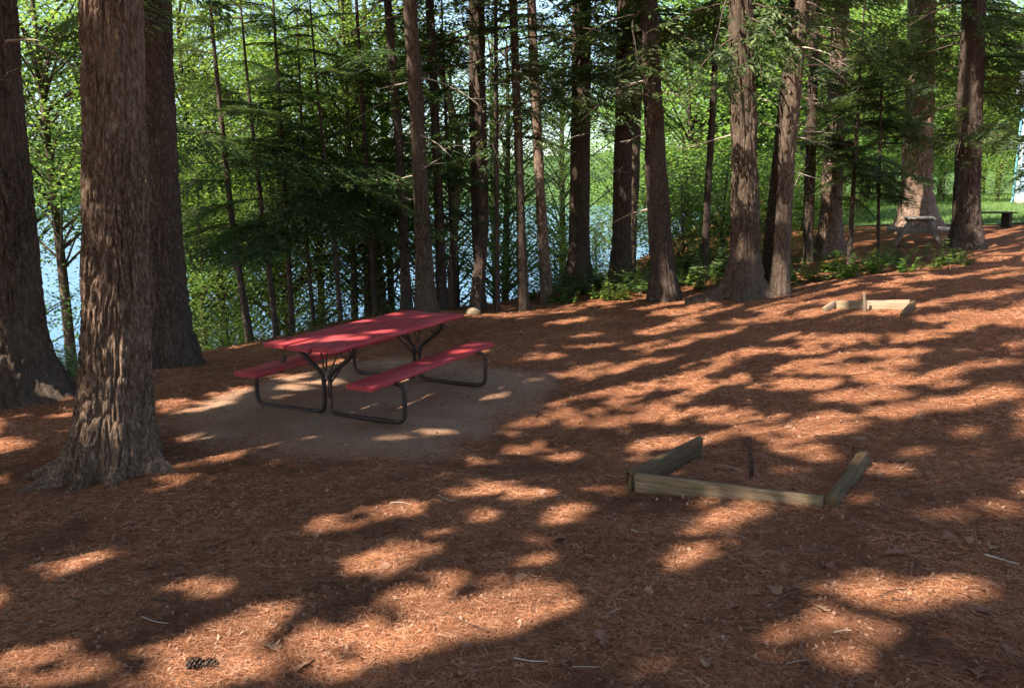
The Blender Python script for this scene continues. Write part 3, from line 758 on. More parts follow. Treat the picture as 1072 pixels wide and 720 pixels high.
tree('thick dark straight trunk in front of the blue lake water', 18.0, [(606, 298, 27), (606, 250, 22), (608, 120, 21), (609, 0, 21)], H=19, z0=4.2, n=60, L=(1.2, 2.8), k=60, step=.06, extra=[(4.0, -1.2, -.35, 2.0), (4.4, -2.2, -.4, 2.2), (4.8, -1.7, -.4, 2.4), (3.6, -.4, -.3, 1.7), (4.2, -2.9, -.3, 2.0), (5.2, -1.0, -.4, 2.4)], seed=12, bark='bark_red', zfine=8)
tree('tall dark trunk bordering the blue lake gap', 16.5, [(649, 301, 26), (650, 260, 20), (653, 120, 18), (654, 0, 17)], H=19, z0=4.0, n=60, L=(1.2, 2.6), k=56, step=.06, extra=[(3.9, -1.0, -.35, 1.8), (4.3, -1.9, -.4, 2.2), (4.7, -2.6, -.4, 2.0), (5.0, -1.4, -.45, 2.4)], seed=13, bark='bark_dark', zfine=8, dead=5)
tree('narrow reddish trunk tucked behind the tall trunk beside the lake gap', 18.0, [(658, 296, 14), (663, 200, 13), (667, 80, 12), (668, 0, 12)], H=17, z0=4.4, n=34, L=(1., 2.2), k=36, seed=14, bark='bark_red', zfine=8)
tree('stout furrowed trunk with a broad foot, leaning left, directly left of a thin bare trunk', 14.3, [(697, 315, 34), (693, 280, 27), (688, 200, 25), (684, 110, 22), (679, 0, 20)], H=18, z0=3.9, n=56, L=(1.1, 2.5), k=90, step=.04, amp=.04, extra=[(4.0, -1.4, -.35, 1.7), (4.4, -2.3, -.4, 2.0), (4.6, -.7, -.35, 2.0), (3.7, -2.8, -.3, 1.6), (4.9, -1.9, -.4, 2.2)], seed=15, bark='bark_dark', dead=8, zfine=6.5)
tree('thin bare trunk leaning right between the stout trunk and the thick red brown one', 16.5, [(737, 290, 9), (741, 200, 8), (747, 100, 8), (751, 0, 7.5)], H=13, z0=4.4, n=26, L=(.8, 1.7), k=24, seed=16)
tree('thickest red brown upright trunk of the row, above the far board frame', 13.5, [(778, 313, 42), (780, 280, 31), (780, 180, 27), (777, 80, 27), (776, 0, 26)], H=19, z0=4.4, n=66, L=(1.2, 2.7), k=120, step=.035, amp=.04, seed=17, bark='bark_red', zfine=6.5, roots=((3.1, .5, .25), (-.5, .25, .3)), dead=4,
     extra=[(4.6, -1.6, -.55, 2.2), (4.0, -2.3, -.45, 1.6), (5.0, -2.0, -.5, 2.2), (5.2, -1.1, -.5, 2.3), (4.3, -1.9, -.5, 1.9), (4.5, -1.2, -.45, 2.0), (4.2, -2.6, -.5, 1.7), (4.7, -.6, -.4, 1.9)])
tree('smooth right hand stem of the leaning pair, lit along its length', 13.4, [(815, 314, 21), (818, 270, 17), (825, 150, 17), (834, 60, 16), (841, 0, 15)], H=17, z0=4.6, n=50, L=(1.1, 2.4), k=64, step=.045, extra=[(4.2, -.6, -.35, 1.6), (4.6, -1.4, -.4, 1.9), (4.4, -2.4, -.4, 1.8), (4.9, .1, -.3, 2.0)], seed=18, bark='bark_red', zfine=6.5, dead=12, deadz=(1.8, 4.4), deadside=.2)
tree('shaded stem of the leaning pair, half hidden behind the lit one', 13.8, [(803, 312, 17), (808, 250, 15), (818, 140, 13), (832, 0, 12)], H=15, z0=4.4, n=36, L=(1.0, 2.2), k=44, seed=19, bark='bark_dark', zfine=6.5)
tree('pale flaky barked trunk in full sun beyond the leaning pair', 19.0, [(868, 268, 30), (869, 230, 23), (875, 120, 20), (880, 0, 19)], H=19, z0=4.4, n=50, L=(1.2, 2.8), k=60, step=.06, extra=[(3.8, -1.0, -.25, 2.4), (4.3, -1.9, -.3, 2.6), (4.8, -.3, -.3, 2.6), (3.4, -2.4, -.2, 2.0), (3.0, -.4, -.1, 1.8)], seed=20, bark='bark_pale', zfine=8, dead=5)
tree('dark slim trunk behind the dead twigs, left of the pale flaky trunk', 18.0, [(846, 276, 10), (848, 180, 12), (852, 60, 11), (853, 0, 11)], H=15, z0=3.8, n=36, L=(1., 2.3), k=30, extra=[(3.4, -1.2, -.25, 1.7), (4.1, -.5, -.3, 1.9), (4.4, -2.2, -.3, 1.9)], seed=21, dead=12, deadz=(1.6, 4.2))
tree('massive sunlit trunk rising behind the weathered picnic table', 22.0, [(960, 241, 46), (960, 222, 35), (960, 180, 30), (963, 90, 28), (965, 0, 27)], H=20, z0=4.6, n=66, L=(1.4, 3.4), k=70, step=.06, amp=.06, fr=10, extra=[(4.4, -1.2, -.3, 2.6), (4.0, -.4, -.2, 2.4), (5.0, -2.2, -.3, 2.8), (3.6, -2.0, -.2, 2.0), (4.7, .4, -.3, 2.6)], seed=22, bark='bark_pale', zfine=8)
tree('very dark thick trunk with drooping lit boughs beside the weathered table', 18.0, [(1012, 261, 33), (1012, 220, 28), (1015, 120, 27), (1020, 0, 25)], H=20, z0=3.7, n=84, L=(1.3, 3.2), k=70, step=.05, seed=23, bark='bark_dark', zfine=8,
     extra=[(2.5, -2.2, -.2, 2.0), (2.7, -1.5, -.25, 1.8), (3.3, -.8, -.1, 2.2), (2.4, -2.9, -.1, 2.4), (3.6, .0, 0, 2.2), (3.1, 3.2, -.2, 2.4), (4.3, -.25, -.15, 3.0), (4.6, -.6, -.2, 2.8), (5.0, -.1, -.2, 3.2), (4.0, -.45, -.05, 2.8)])
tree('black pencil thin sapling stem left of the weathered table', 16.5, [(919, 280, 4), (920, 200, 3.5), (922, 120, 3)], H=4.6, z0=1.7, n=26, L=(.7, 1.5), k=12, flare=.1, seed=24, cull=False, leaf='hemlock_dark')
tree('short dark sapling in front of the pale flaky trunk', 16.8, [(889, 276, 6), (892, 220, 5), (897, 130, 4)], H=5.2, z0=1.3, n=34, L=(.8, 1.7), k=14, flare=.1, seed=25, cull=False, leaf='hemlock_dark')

# thin dark saplings between the left trunks and the table
for q, (lab, D, pts, H) in enumerate([
    ('thin sapling trunk leaning left, nearest right of the dark straight trunk', 13.6, [(263, 370, 9), (245, 250, 7), (228, 90, 5)], 7.5),
    ('slender sapling stem with bare foot above the left end of the table', 14.0, [(290, 352, 7), (279, 260, 5.5), (266, 150, 4)], 7.0),
    ('pole straight sapling directly above the middle of the table top', 14.6, [(306, 350, 7), (300, 230, 5.5), (293, 120, 5)], 7.5),
    ('little leaning sapling above the table top, darker than its neighbours', 14.4, [(357, 342, 6), (350, 250, 5), (338, 150, 4)], 6.5),
    ('short sapling stem close behind the red table top', 15.2, [(330, 345, 5), (322, 270, 4.5), (318, 180, 3.5)], 6.0),
    ('dark sapling left of the thin trunk behind the table', 15.0, [(394, 334, 8), (387, 230, 6.5), (378, 90, 5)], 8.5),
    ('small sapling by the lake edge between the table and the forked trunk', 15.6, [(478, 330, 5), (473, 240, 4.5), (468, 150, 3.5)], 6.0)]):
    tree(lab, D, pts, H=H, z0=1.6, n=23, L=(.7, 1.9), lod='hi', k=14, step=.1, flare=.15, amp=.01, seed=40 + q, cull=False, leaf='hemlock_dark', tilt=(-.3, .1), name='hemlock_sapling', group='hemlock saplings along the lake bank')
tree('pale leaning trunk high above the saplings, behind the table', 19.0, [(402, 335, 19), (385, 200, 18), (372, 120, 17), (361, 0, 16)], H=15, z0=5.6, n=30, L=(1.2, 2.6), k=40, seed=50, bark='bark_pale', zfine=8, cull=False, dead=6, deadz=(3, 6))
tree('dead grey trunk leaning across behind the row', 18.5, [(470, 322, 9), (476, 230, 9), (482, 150, 9), (452, 40, 8)], H=7.5, z0=5, n=0, k=20, seed=51, bark='bark_pale')

# tall trees to the left and rear that are outside the picture; their crowns make the dappled shade
def shade_tree(x, y, H, z0, n, L, seed):
    zg = float(gz(x, y)); r = np.random.default_rng(seed)
    C = np.array([[x, y, zg], [x + r.normal(0, .2), y, zg + 6], [x + r.normal(0, .4), y, zg + H]]); R = np.array([.33, .25, .03])
    b = Bag(); base = trunk_mesh(b, C, R, zg, 60, .06, .5, amp=.04, fr=15, seed=seed, zfine=6)
    t = thing('conifer_tree', 'tall conifer outside the picture whose crown shades the needle floor', 'tree', base, 0, 'tall conifers around the clearing')
    allq = []
    for q in range(n):
        h = z0 + (H - .5 - z0) * (q + r.random()) / n; kk = (h - z0) / (H - z0)
        l = (L * (1 - kk) ** .6 * min(1, .6 + kk * 3) + .5) * r.uniform(.7, 1.15)
        p = np.array([np.interp(h, [0, H], [x, C[2, 0]]), y, zg + h])
        Q, st = place_bough(TPL['big'][r.integers(6)], p, r.uniform(0, 2 * PI), r.uniform(-.35, .15) + .3 * kk, l, r.normal(0, .25))
        allq.append(Q)
        if sunlit(st[3:9:2], r, False).max() < .5: fast_tube(b, st[::2] - base, .01 + .007 * l, .004, 4)
    b.build('trunk', MAT['bark_red'], t)
    Q = np.concatenate(allq); Q = Q[r.random(len(Q)) >= gaps(Q, r)]
    cb = Bag(); cb.quads(Q - base); cb.build('crown', MAT['hemlock'], t, smooth=False)
for q, a in enumerate([(-7.2, 4.6), (-9.5, 8.2), (-6.8, -1.8), (-10.5, 2.0), (-8.6, -5.0), (-3.0, -3.6), (-5.2, -7.2), (.8, -5.2), (-13.5, 6.0), (3.8, -3.6), (5.2, .6), (-13, -1.5)]):
    shade_tree(a[0], a[1], 19 + (q * 7 % 5), 6.5, 84, 4.0, 300 + q)

# ------------------------------------------------------------------ leafy background trees: three kinds, copied
def broad_crown(r, H, z0, rad, nclump, nleaf, size, flat=.35):
    cl = []
    while len(cl) < nclump:
        p = r.uniform(-1, 1, 3); q = np.linalg.norm(p)
        if q < 1 and q > .3: cl.append(p)
    c = np.array(cl) * [rad, rad, (H - z0) / 2] + [0, 0, (H + z0) / 2]
    k = np.repeat(np.arange(nclump), nleaf); n = len(k)
    sz = r.uniform(.7, 1.35, nclump)
    P = c[k] + r.normal(0, 1, (n, 3)) * [.42, .42, .20] * sz[k][:, None]
    th = r.random(n) * 2 * PI; tilt = r.normal(0, flat, (n, 2))
    nrm = np.stack([tilt[:, 0], tilt[:, 1], np.ones(n)], -1); nrm /= np.linalg.norm(nrm, axis=1)[:, None]
    d = np.stack([np.cos(th), np.sin(th), np.zeros(n)], -1); d -= nrm * (d * nrm).sum(1)[:, None]; d[:, 2] -= .25; d /= np.linalg.norm(d, axis=1)[:, None]
    s = np.cross(nrm, d); L = size * r.uniform(.65, 1.3, n)[:, None]
    m = P + d * L * .42
    return np.stack([P, m + s * L * .36 + nrm * L * .06, P + d * L, m - s * L * .36 + nrm * L * .06], 1), c

def broad_tree(name, label, group, mat, H, z0, rad, nclump, nleaf, size, r0, seed, bark='bark_dark'):
    r = np.random.default_rng(seed)
    t = thing(name, label, 'tree', (0, 0, 0), 0, group)
    Q, c = broad_crown(r, H, z0, rad, nclump, nleaf, size)
    b = Bag()
    tp = np.array([[0, 0, -.4], [.05, 0, H * .3], [.1, .1, H * .62], [.05, .1, H * .9]])
    tube(b, smooth_path(tp), np.linspace(r0 * 1.15, r0 * .2, 13), 10, 0)
    for k in r.permutation(len(c))[:min(60, len(c))]:
        h = max(c[k, 2] - np.hypot(c[k, 0], c[k, 1]) * .7, H * .12); s = np.array([.06, .05, h])
        mid = (s + c[k]) / 2 + [0, 0, .25] + r.normal(0, .1, 3)
        fast_tube(b, smooth_path([s, mid, c[k]], it=1), r0 * .28, .006, 4)
    b.build('trunk', MAT[bark], t)
    cb = Bag(); cb.quads(Q); cb.build('crown', MAT[mat], t, smooth=False)
    return t
LB = 'leafy green broadleaf tree rising from the lake bank behind the saplings'
LR = 'leafy bright green tree in the sunny wood behind the row'
bA = broad_tree('broadleaf_tree', LB, 'broadleaf trees on the lake bank', 'broad', 10, 1.4, 3.0, 170, 64, .095, .13, 61)
bB = broad_tree('broadleaf_tree', LR, 'leafy trees in the sunny wood behind the row', 'broad_bright', 9, .6, 3.2, 260, 60, .12, .12, 62)
bD = broad_tree('broadleaf_tree', LB, 'broadleaf trees on the lake bank', 'broad_bright', 11, 1.2, 2.9, 210, 70, .10, .11, 64)
bC = broad_tree('leafy_bush', 'low bright green bush growing among the trunks behind the row', 'leafy bushes behind the trunks', 'broad_bright', 2.6, .2, 1.3, 70, 55, .085, .03, 63)
for o in (bC,): o['category'] = 'bush'
def put(src, lst, r, first=[None]):
    for q, (px, D, s) in enumerate(lst):
        p = onground(px, D); p[2] = float(gz(p[0], p[1])) - .1
        if q == 0: src.location = [float(c) for c in p]; src.scale = (s,) * 3; src.rotation_euler = (0, 0, r.uniform(0, 6))
        else: copy_tree(src, p, r.uniform(0, 6), s)
r = np.random.default_rng(8)
put(bA, [(478, 21, .85), (528, 22.5, .9), (205, 19, .8), (300, 21, .8), (385, 18, .95), (250, 27, 1.1), (440, 24, 1.0), (520, 25, 1.05), (-40, 18, 1.0), (590, 27, 1.0)], r)
bE = broad_tree('broadleaf_tree', LB, 'broadleaf trees on the lake bank', 'broad_bright', 13, 5.4, 3.3, 230, 66, .10, .14, 66)
put(bE, [(66, 18, .95), (112, 21, 1.0), (30, 22, 1.0), (-70, 20, 1.0), (-150, 22, 1.05), (-260, 20, 1.0), (208, 18.5, .85), (300, 21, .85), (150, 24, 1.0)], r)
put(bD, [(185, 20, .6), (210, 16.5, .6), (370, 16.8, .75), (300, 17, .7), (232, 17.5, .8), (285, 20, 1.0), (335, 17.6, .8), (410, 19.5, .9)], r)
put(bB, [(720, 27, 1.0), (790, 30, 1.15), (850, 33, 1.2), (905, 45, 1.3), (960, 48, 1.35), (1010, 52, 1.4), (1060, 48, 1.3), (1100, 52, 1.4), (830, 46, 1.4), (760, 44, 1.4), (690, 38, 1.2), (930, 60, 1.6), (1040, 64, 1.6), (880, 58, 1.6), (1140, 46, 1.3), (720, 58, 1.7), (800, 62, 1.7), (650, 34, .9), (1000, 72, 1.8), (1060, 76, 1.9), (950, 80, 1.9), (1110, 70, 1.8), (1025, 58, 1.5), (870, 40, 1.2), (980, 47, 1.1), (900, 72, 1.9), (850, 72, 1.8)], r)
put(bC, [(715, 18.5, .9), (755, 20, 1.1), (735, 23, 1.2), (800, 21, 1.0), (840, 23, 1.1), (580, 20.5, .8), (625, 21.5, .7), (690, 20, .9), (545, 19, .7), (860, 25, 1.1), (240, 14.4, .5), (330, 15.8, .55), (1040, 40, 1.0), (985, 42, 1.1), (930, 42, 1.1), (895, 37, 1.1)], r)

# dark conifer mass between the row and the sunny wood
def far_conifer(seed):
    r = np.random.default_rng(seed)
    t = thing('conifer_tree', 'dark hemlock standing behind the row of big trunks', 'tree', (0, 0, 0), 0, 'dark hemlocks behind the row')
    H = 13; b = Bag(); tube(b, [(0, 0, -.3), (.05, 0, 5), (0, .1, H)], [.17, .12, .01], 12); allq = []
    for q in range(80):
        h = 1.6 + (H - 2) * (q + r.random()) / 80; l = 2.6 * (1 - h / (H + 1)) ** .7 * r.uniform(.7, 1.2) + .3
        Q, st = place_bough(TPL['mid'][r.integers(6)], np.array([0, 0, h]), r.uniform(0, 6.3), r.uniform(-.35, .1), l, r.normal(0, .2))
        allq.append(Q); fast_tube(b, st[::2], .008 + .005 * l, .003, 4)
    b.build('trunk', MAT['bark_dark'], t); cb = Bag(); cb.quads(np.concatenate(allq)); cb.build('crown', MAT['hemlock'], t, smooth=False)
    return t
fc = far_conifer(70)
put(fc, [(764, 27, 1.0), (1130, 24, 1.0)], r)

# ------------------------------------------------------------------ undergrowth
def seedling(name, label, group, nst, h, size, seed, mat='fern'):
    r = np.random.default_rng(seed); t = thing(name, label, 'plant', (0, 0, 0), 0, group)
    b = Bag(); Q = []
    for s in range(nst):
        az = r.uniform(0, 6.3); l = h * r.uniform(.7, 1.2); tt = np.linspace(0, 1, 6)
        out = r.uniform(.25, .8)
        P = np.stack([math.cos(az) * out * l * tt ** 1.4, math.sin(az) * out * l * tt ** 1.4, l * (tt - .35 * out * tt ** 2)], -1)
        fast_tube(b, P, .004, .0015, 3)
        for k in range(10):
            u = .3 + .7 * (k + .5) / 10; p = np.array([np.interp(u, tt, P[:, c]) for c in range(3)])
            for sg in (1, -1):
                a = az + sg * r.uniform(.6, 1.3); L = size * (1.15 - .6 * u) * r.uniform(.8, 1.2)
                d = np.array([math.cos(a), math.sin(a), r.uniform(-.3, .15)]); s_ = np.array([-math.sin(a), math.cos(a), r.normal(0, .2)])
                m = p + d * L * .45
                Q.append([p, m + s_ * L * .25, p + d * L, m - s_ * L * .25])
    b.build('stem', MAT['bark_dark'], t); cb = Bag(); cb.quads(Q); cb.build('leaf', MAT[mat], t, smooth=False)
    return t
s1 = seedling('fern', 'low light green fern at the edge of the needle floor', 'ferns at the foot of the tree row', 7, .42, .15, 81)
s2 = seedling('seedling_plant', 'knee high leafy seedling among the roots of the tree row', 'leafy seedlings between the trunks', 4, .55, .13, 82, 'broad')
r = np.random.default_rng(83)
f1 = [(px, D, r.uniform(.8, 1.4)) for px, D in [(585, 15.6), (598, 15.2), (612, 16.2), (628, 15.4), (640, 15.0), (655, 14.8), (668, 15.4), (560, 16.4), (620, 17.2), (635, 16.4), (675, 16.2), (590, 17), (715, 15.6), (730, 15.0), (752, 15.6), (720, 16.6), (745, 16.8)]]
f1 += [(px, D, r.uniform(.5, 1.5)) for px, D in [(835, 14.4), (850, 14.8), (878, 14.8), (905, 15.0), (935, 15.2), (948, 14.6), (960, 15.2), (975, 14.8), (988, 15.4), (1002, 15.0), (870, 15.6), (942, 16), (1000, 16.2), (920, 16.6)]]
put(s1, f1, r)
f2 = [(r.uniform(575, 690), r.uniform(15, 19), r.uniform(.8, 1.5)) for _ in range(22)] + [(r.uniform(700, 775), r.uniform(15.5, 20), r.uniform(.8, 1.6)) for _ in range(22)] + [(r.uniform(825, 1040), r.uniform(14.2, 18), r.uniform(.4, 1.3)) for _ in range(15)] + [(r.uniform(200, 430), r.uniform(12.8, 14.6), r.uniform(.5, .9)) for _ in range(14)] + [(r.uniform(65, 92), r.uniform(10.4, 11.5), r.uniform(.7, 1.2)) for _ in range(5)]
put(s2, f2, r)
# creeping cover
n = 16000; x = r.uniform(0, 9.5, n); y = r.uniform(14.2, 20, n); 
ppx, ppy, _ = project(np.stack([x, y, gz(x, y)], -1))
ok = (((ppx > 560) & (ppx < 775) & (y > 15.4)) | ((ppx > 825) & (ppx < 1005) & (y > 14.4) & (y < 17.3))) & (fbm(x * .9, y * .9, 2, 3) > .46)
x, y = x[ok], y[ok]; n = len(x); th = r.random(n) * 6.3; Lf = r.uniform(.04, .10, n)[:, None]
P = np.stack([x, y, gz(x, y) + r.uniform(.02, .5, n) * np.clip(fbm(x * 1.7, y * 1.7, 8, 2) - .25, .1, 1)], -1); d = np.stack([np.cos(th), np.sin(th), r.normal(-.1, .25, n)], -1); s_ = np.stack([-np.sin(th), np.cos(th), r.normal(0, .3, n)], -1)
b = Bag(); b.quads(np.stack([P, P + d * Lf * .45 + s_ * Lf * .3, P + d * Lf, P + d * Lf * .45 - s_ * Lf * .3], 1))
tag(b.build('undergrowth', MAT['fern'], smooth=False), 'low leafy ground cover between the tree row and the needles', 'ground cover', kind='stuff')

# ------------------------------------------------------------------ red picnic table
t = thing('picnic_table', 'worn red picnic table with attached benches on a looped iron pipe frame', 'picnic table', TAB, -TYAW)
HW, TL, SF, BI, BO, LO = .413, 2.45, .827, .514, .791, .875
b = Bag()
for q, (a, ov) in enumerate(((-.276, .0), (0, -.012), (.276, .006))):
    rbox(b, (a, ov, .730 - (q == 1) * .006), (TL, .248, .040), (0, 1, 0), (1, 0, 0), .003, 24, .004, q)
b.build('tabletop', MAT['red'], t)
for a in (-1, 1):
    b = Bag(); rbox(b, (a * (BI + BO) / 2, 0, .421), (TL, BO - BI, .040), (0, 1, 0), (1, 0, 0), .003, 24, .004, 9 + a)
    b.build('seat', MAT['red'], t)
for sb in (-1, 1):
    y0 = sb * SF; b = Bag()
    for sg in (-1, 1):
        P = smooth_path([(sg * a, y0, z) for a, z in [(.34, .708), (.335, .64), (.27, .58), (.06, .43), (.034, .37), (.034, .11), (.045, .055), (.12, .03), (.22, .026), (.72, .026), (.82, .03), (LO - .01, .07), (LO, .14), (LO, .30), (LO - .01, .37), (.80, .396), (.70, .398), (.54, .398)]])
        tube(b, P, .0225, 12)
        ring = [(sg * (.225 + .055 * math.cos(q / 16 * 2 * PI)), y0, .640 + .055 * math.sin(q / 16 * 2 * PI)) for q in range(15)]
        tube(b, ring, .007, 6)
    fo = b.build('frame', MAT['iron'], t)
    b = Bag(); rbox(b, (0, y0 + sb * .03, .702), (.74, .035, .014), (1, 0, 0), (0, 1, 0), .002); b.build('crossbar', MAT['iron'], t)
    b = Bag()
    for sg in (-1, 1):
        tube(b, [(sg * .03, y0, .30), (sg * .06, y0 - sb * .22, .50), (sg * .13, y0 - sb * .46, .708)], .009, 6)
        tube(b, [(sg * .012, y0 + sb * .02, .44), (sg * .03, y0 + sb * .02, .60), (sg * .07, y0 + sb * .02, .705)], .008, 6)
    b.build('brace', MAT['iron'], t)
    for sg in (-1, 1):
        b = Bag(); rbox(b, (sg * .64, y0, .3985 + .0008), (.24, .05, .004), (1, 0, 0), (0, 1, 0), .001); b.build('bracket', MAT['iron'], t)

r = np.random.default_rng(77); n = 420
aa = r.uniform(-.41, .41, n); bb = r.uniform(-1.2, 1.2, n); zz = np.full(n, .7535); ns = 170
aa[:ns] = r.choice([-1, 1], ns) * r.uniform(BI, BO, ns); zz[:ns] = .4445
th = r.random(n) * 2 * PI; Ln = r.uniform(.02, .07, n)
P = TAB + np.stack([math.cos(TYAW) * aa + math.sin(TYAW) * bb, -math.sin(TYAW) * aa + math.cos(TYAW) * bb, zz], -1)
d = np.stack([np.cos(th), np.sin(th), 0 * th], -1) * (Ln * .5)[:, None]; w = np.stack([-np.sin(th), np.cos(th), 0 * th], -1) * .0015
b = Bag(); b.quads(np.stack([P - d - w, P - d + w, P + d + w * .6, P + d - w * .6], 1))
tag(b.build('pine_needle_litter', MAT['needle'], smooth=False), 'dry needles scattered on the red table top and benches', 'needles', kind='stuff')

# ------------------------------------------------------------------ helper: boards as children with a frame of their own
from mathutils import Matrix
def board(name, parent, p0, p1, h, th, mat, lean=0., bev=.005, label=None, seed=0):
    """plank whose top edge runs p0 -> p1 (world)"""
    p0, p1 = np.asarray(p0, float), np.asarray(p1, float); Lb = np.linalg.norm(p1 - p0)
    X = (p1 - p0) / Lb; side = np.cross((0, 0, 1.), X); side /= np.linalg.norm(side)
    Zv = np.cross(X, side); Zv = Zv * math.cos(lean) + side * math.sin(lean); side = np.cross(Zv, X)
    c = (p0 + p1) / 2 - Zv * h / 2
    b = Bag(); rbox(b, (0, 0, 0), (Lb, th, h), (1, 0, 0), (0, 1, 0), bev, max(6, int(Lb * 26)), .016, seed)
    o = b.build(name, MAT[mat], parent)
    pl = np.array(parent.location)
    o.matrix_local = Matrix(((X[0], side[0], Zv[0], c[0] - pl[0]), (X[1], side[1], Zv[1], c[1] - pl[1]), (X[2], side[2], Zv[2], c[2] - pl[2]), (0, 0, 0, 1)))
    if label: o['label'] = label
    return o
def up(p, h): return np.array([p[0], p[1], p[2] + h])

# near frame of old boards
nl, nr, fl_, fr_ = hit(665, 517), hit(861, 531), hit(733, 477), hit(903, 487)
ctr_ = (nl + nr + fl_ + fr_) / 4
t = thing('board_frame', 'low open frame of three mossy old boards half sunk in the needles in the foreground', 'fire ring frame', (ctr_[0], ctr_[1], float(gz(ctr_[0], ctr_[1]))))
board('front_board', t, up(nl, .145), up(nr, .065), .26, .042, 'board_grey', .03, seed=1, label='grey front board with a mossy top edge')
board('side_board', t, up(nl, .155) + [-.035, .02, 0], up(fl_, .155), .25, .042, 'board_dark', -.05, seed=2, label='taller dark side board')
board('side_board', t, up(nr, .062) + [.035, -.02, 0], up(fr_, .10), .14, .065, 'board_dark', .22, seed=3, label='short side board tipped outwards')
def stake(label, px, py, ptop, rad, mat, k=10, name='stake', lean=0):
    p = hit(px, py); q = at_depth(px + lean, ptop, p[1]); h = q[2] - p[2]
    b = Bag(); tube(b, [(0, 0, -.15), (.002, 0, h * .3), ((q[0] - p[0]) * .6, .003, h * .7), (q[0] - p[0], 0, h)], [rad, rad, rad * .97, rad * .95], k)
    o = b.build(name, MAT[mat], None, p); tag(o, label, 'stake'); return o
stake('rusty iron stake standing inside the near board frame', 786, 500, 457, .0165, 'rust', lean=-2)

# far frame, in the sun
a0, a1, a2, a3 = hit(862, 328), hit(874, 324), hit(952, 325), hit(943, 332)
cc = (a0 + a1 + a2 + a3) / 4
t = thing('board_frame', 'small sunlit frame of pale bleached boards beyond the clearing, below the ferns', 'fire ring frame', (cc[0], cc[1], float(gz(cc[0], cc[1]))))
board('back_board', t, up(a1, .11), up(a2, .125), .24, .045, 'board_pale', seed=4)
board('side_board', t, up(a0, .06), up(a1, .11) + [-.03, -.03, 0], .2, .045, 'board_pale', seed=5)
board('side_board', t, up(a3, .06), up(a2, .125) + [.03, -.03, 0], .2, .045, 'board_dark', seed=6)
stake('short pale wooden stake inside the far board frame', 905, 327, 307, .022, 'board_pale', 6)

# weathered picnic table, seen from its end
def frame_table(label, loc, rotz, mat, W=.76, Lt=1.8, H=.74):
    t = thing('picnic_table', label, 'picnic table', loc, rotz)
    b = Bag()
    for q in range(5): rbox(b, (-W / 2 + W / 5 * (q + .5), 0, H - .02), (Lt, W / 5 - .012, .04), (0, 1, 0), (1, 0, 0), .004, 6, .003, q)
    b.build('tabletop', MAT[mat], t)
    for s in (-1, 1):
        b = Bag()
        for q in (0, 1): rbox(b, (s * (.60 + .14 * q), 0, .43), (Lt, .132, .04), (0, 1, 0), (1, 0, 0), .004, 6, .003, q + 7)
        b.build('seat', MAT[mat], t)
    for y0 in (-.62, .62):
        for s in (-1, 1):
            b = Bag(); rbox(b, (s * .37, y0 + s * .021, .345), (.86, .09, .04), (-s * .42, 0, .75), (0, 0, 1) if False else (s * .75, 0, .42), .004)
            b.build('leg', MAT[mat], t)
        b = Bag(); rbox(b, (0, y0 + .066, .385), (1.5, .04, .09), (1, 0, 0), (0, 1, 0), .004); b.build('bench_beam', MAT[mat], t)
        b = Bag(); rbox(b, (0, y0 + .066, .66), (.70, .04, .08), (1, 0, 0), (0, 1, 0), .004); b.build('top_beam', MAT[mat], t)
    return t
p = onground(957, 19.6)
gt = frame_table('weathered silver grey wooden picnic table at the foot of the massive sunlit trunk', p, -.42, 'table_grey')
gt.scale = (.86,) * 3
p = onground(1034, 21.5)
t = thing('bench', 'low dark wooden bench half hidden behind the very dark thick trunk', 'bench', p, .1)
b = Bag()
for q in (0, 1): rbox(b, (-.1, -.09 + .18 * q, .40), (1.25, .165, .045), (1, 0, 0), (0, 1, 0), .004, 6, .003, q)
b.build('seat', MAT['table_dark'], t)
for s in (-.55, .38):
    b = Bag(); rbox(b, (s, 0, .17), (.09, .30, .42), (1, 0, 0), (0, 1, 0), .004); b.build('leg', MAT['table_dark'], t)

stake('thin reddish wooden stick leaning between the dead twigs and the pale flaky trunk', 842, 281, 232, .03, 'bark_red', 8, 'leaning_stick', 6)

# ------------------------------------------------------------------ house corner at the right edge
p = onground(1059.5, 39.0); p[2] -= .15
h = thing('house', 'pale blue sided house corner with white trim at the right edge of the photo', 'house', p, -.60)
WL, WD, WHt = 9.0, 8.0, 5.2
b = Bag()
def lap(b, o, u, length, n_):
    o = np.array(o, float); u = np.array(u, float); n_ = np.array(n_, float); z = .35
    while z < WHt:
        z1 = min(z + .19, WHt); q = [o + [0, 0, z] + n_ * .022, o + u * length + [0, 0, z] + n_ * .022, o + u * length + [0, 0, z1] + n_ * .004, o + [0, 0, z1] + n_ * .004]
        b.quads([q]); b.quads([[q[0] - n_ * .02, q[1] - n_ * .02, q[1], q[0]]]); z = z1
lap(b, (.06, 0, 0), (1, 0, 0), WL, (0, -1, 0)); lap(b, (0, WD, 0), (0, -1, 0), WD - .06, (-1, 0, 0))
b.quads([[(WL + .06, 0, 0), (WL + .06, WD, 0), (WL + .06, WD, WHt), (WL + .06, 0, WHt)], [(WL, WD, 0), (0, WD, 0), (0, WD, WHt), (WL, WD, WHt)]])
b.build('wall', MAT['siding'], h, smooth=False)
b = Bag(); rbox(b, (WL / 2 + .03, .05, .16), (WL, .13, .44), (1, 0, 0), (0, 1, 0), .005); rbox(b, (.05, WD / 2, .16), (WD - .3, .13, .44), (0, 1, 0), (1, 0, 0), .005); b.build('foundation', MAT['concrete'], h)
b = Bag(); rbox(b, (.0, -.0, WHt / 2 + .15), (WHt - .3, .17, .17), (0, 0, 1), (1, 0, 0), .006); b.build('corner_board', MAT['trim'], h)
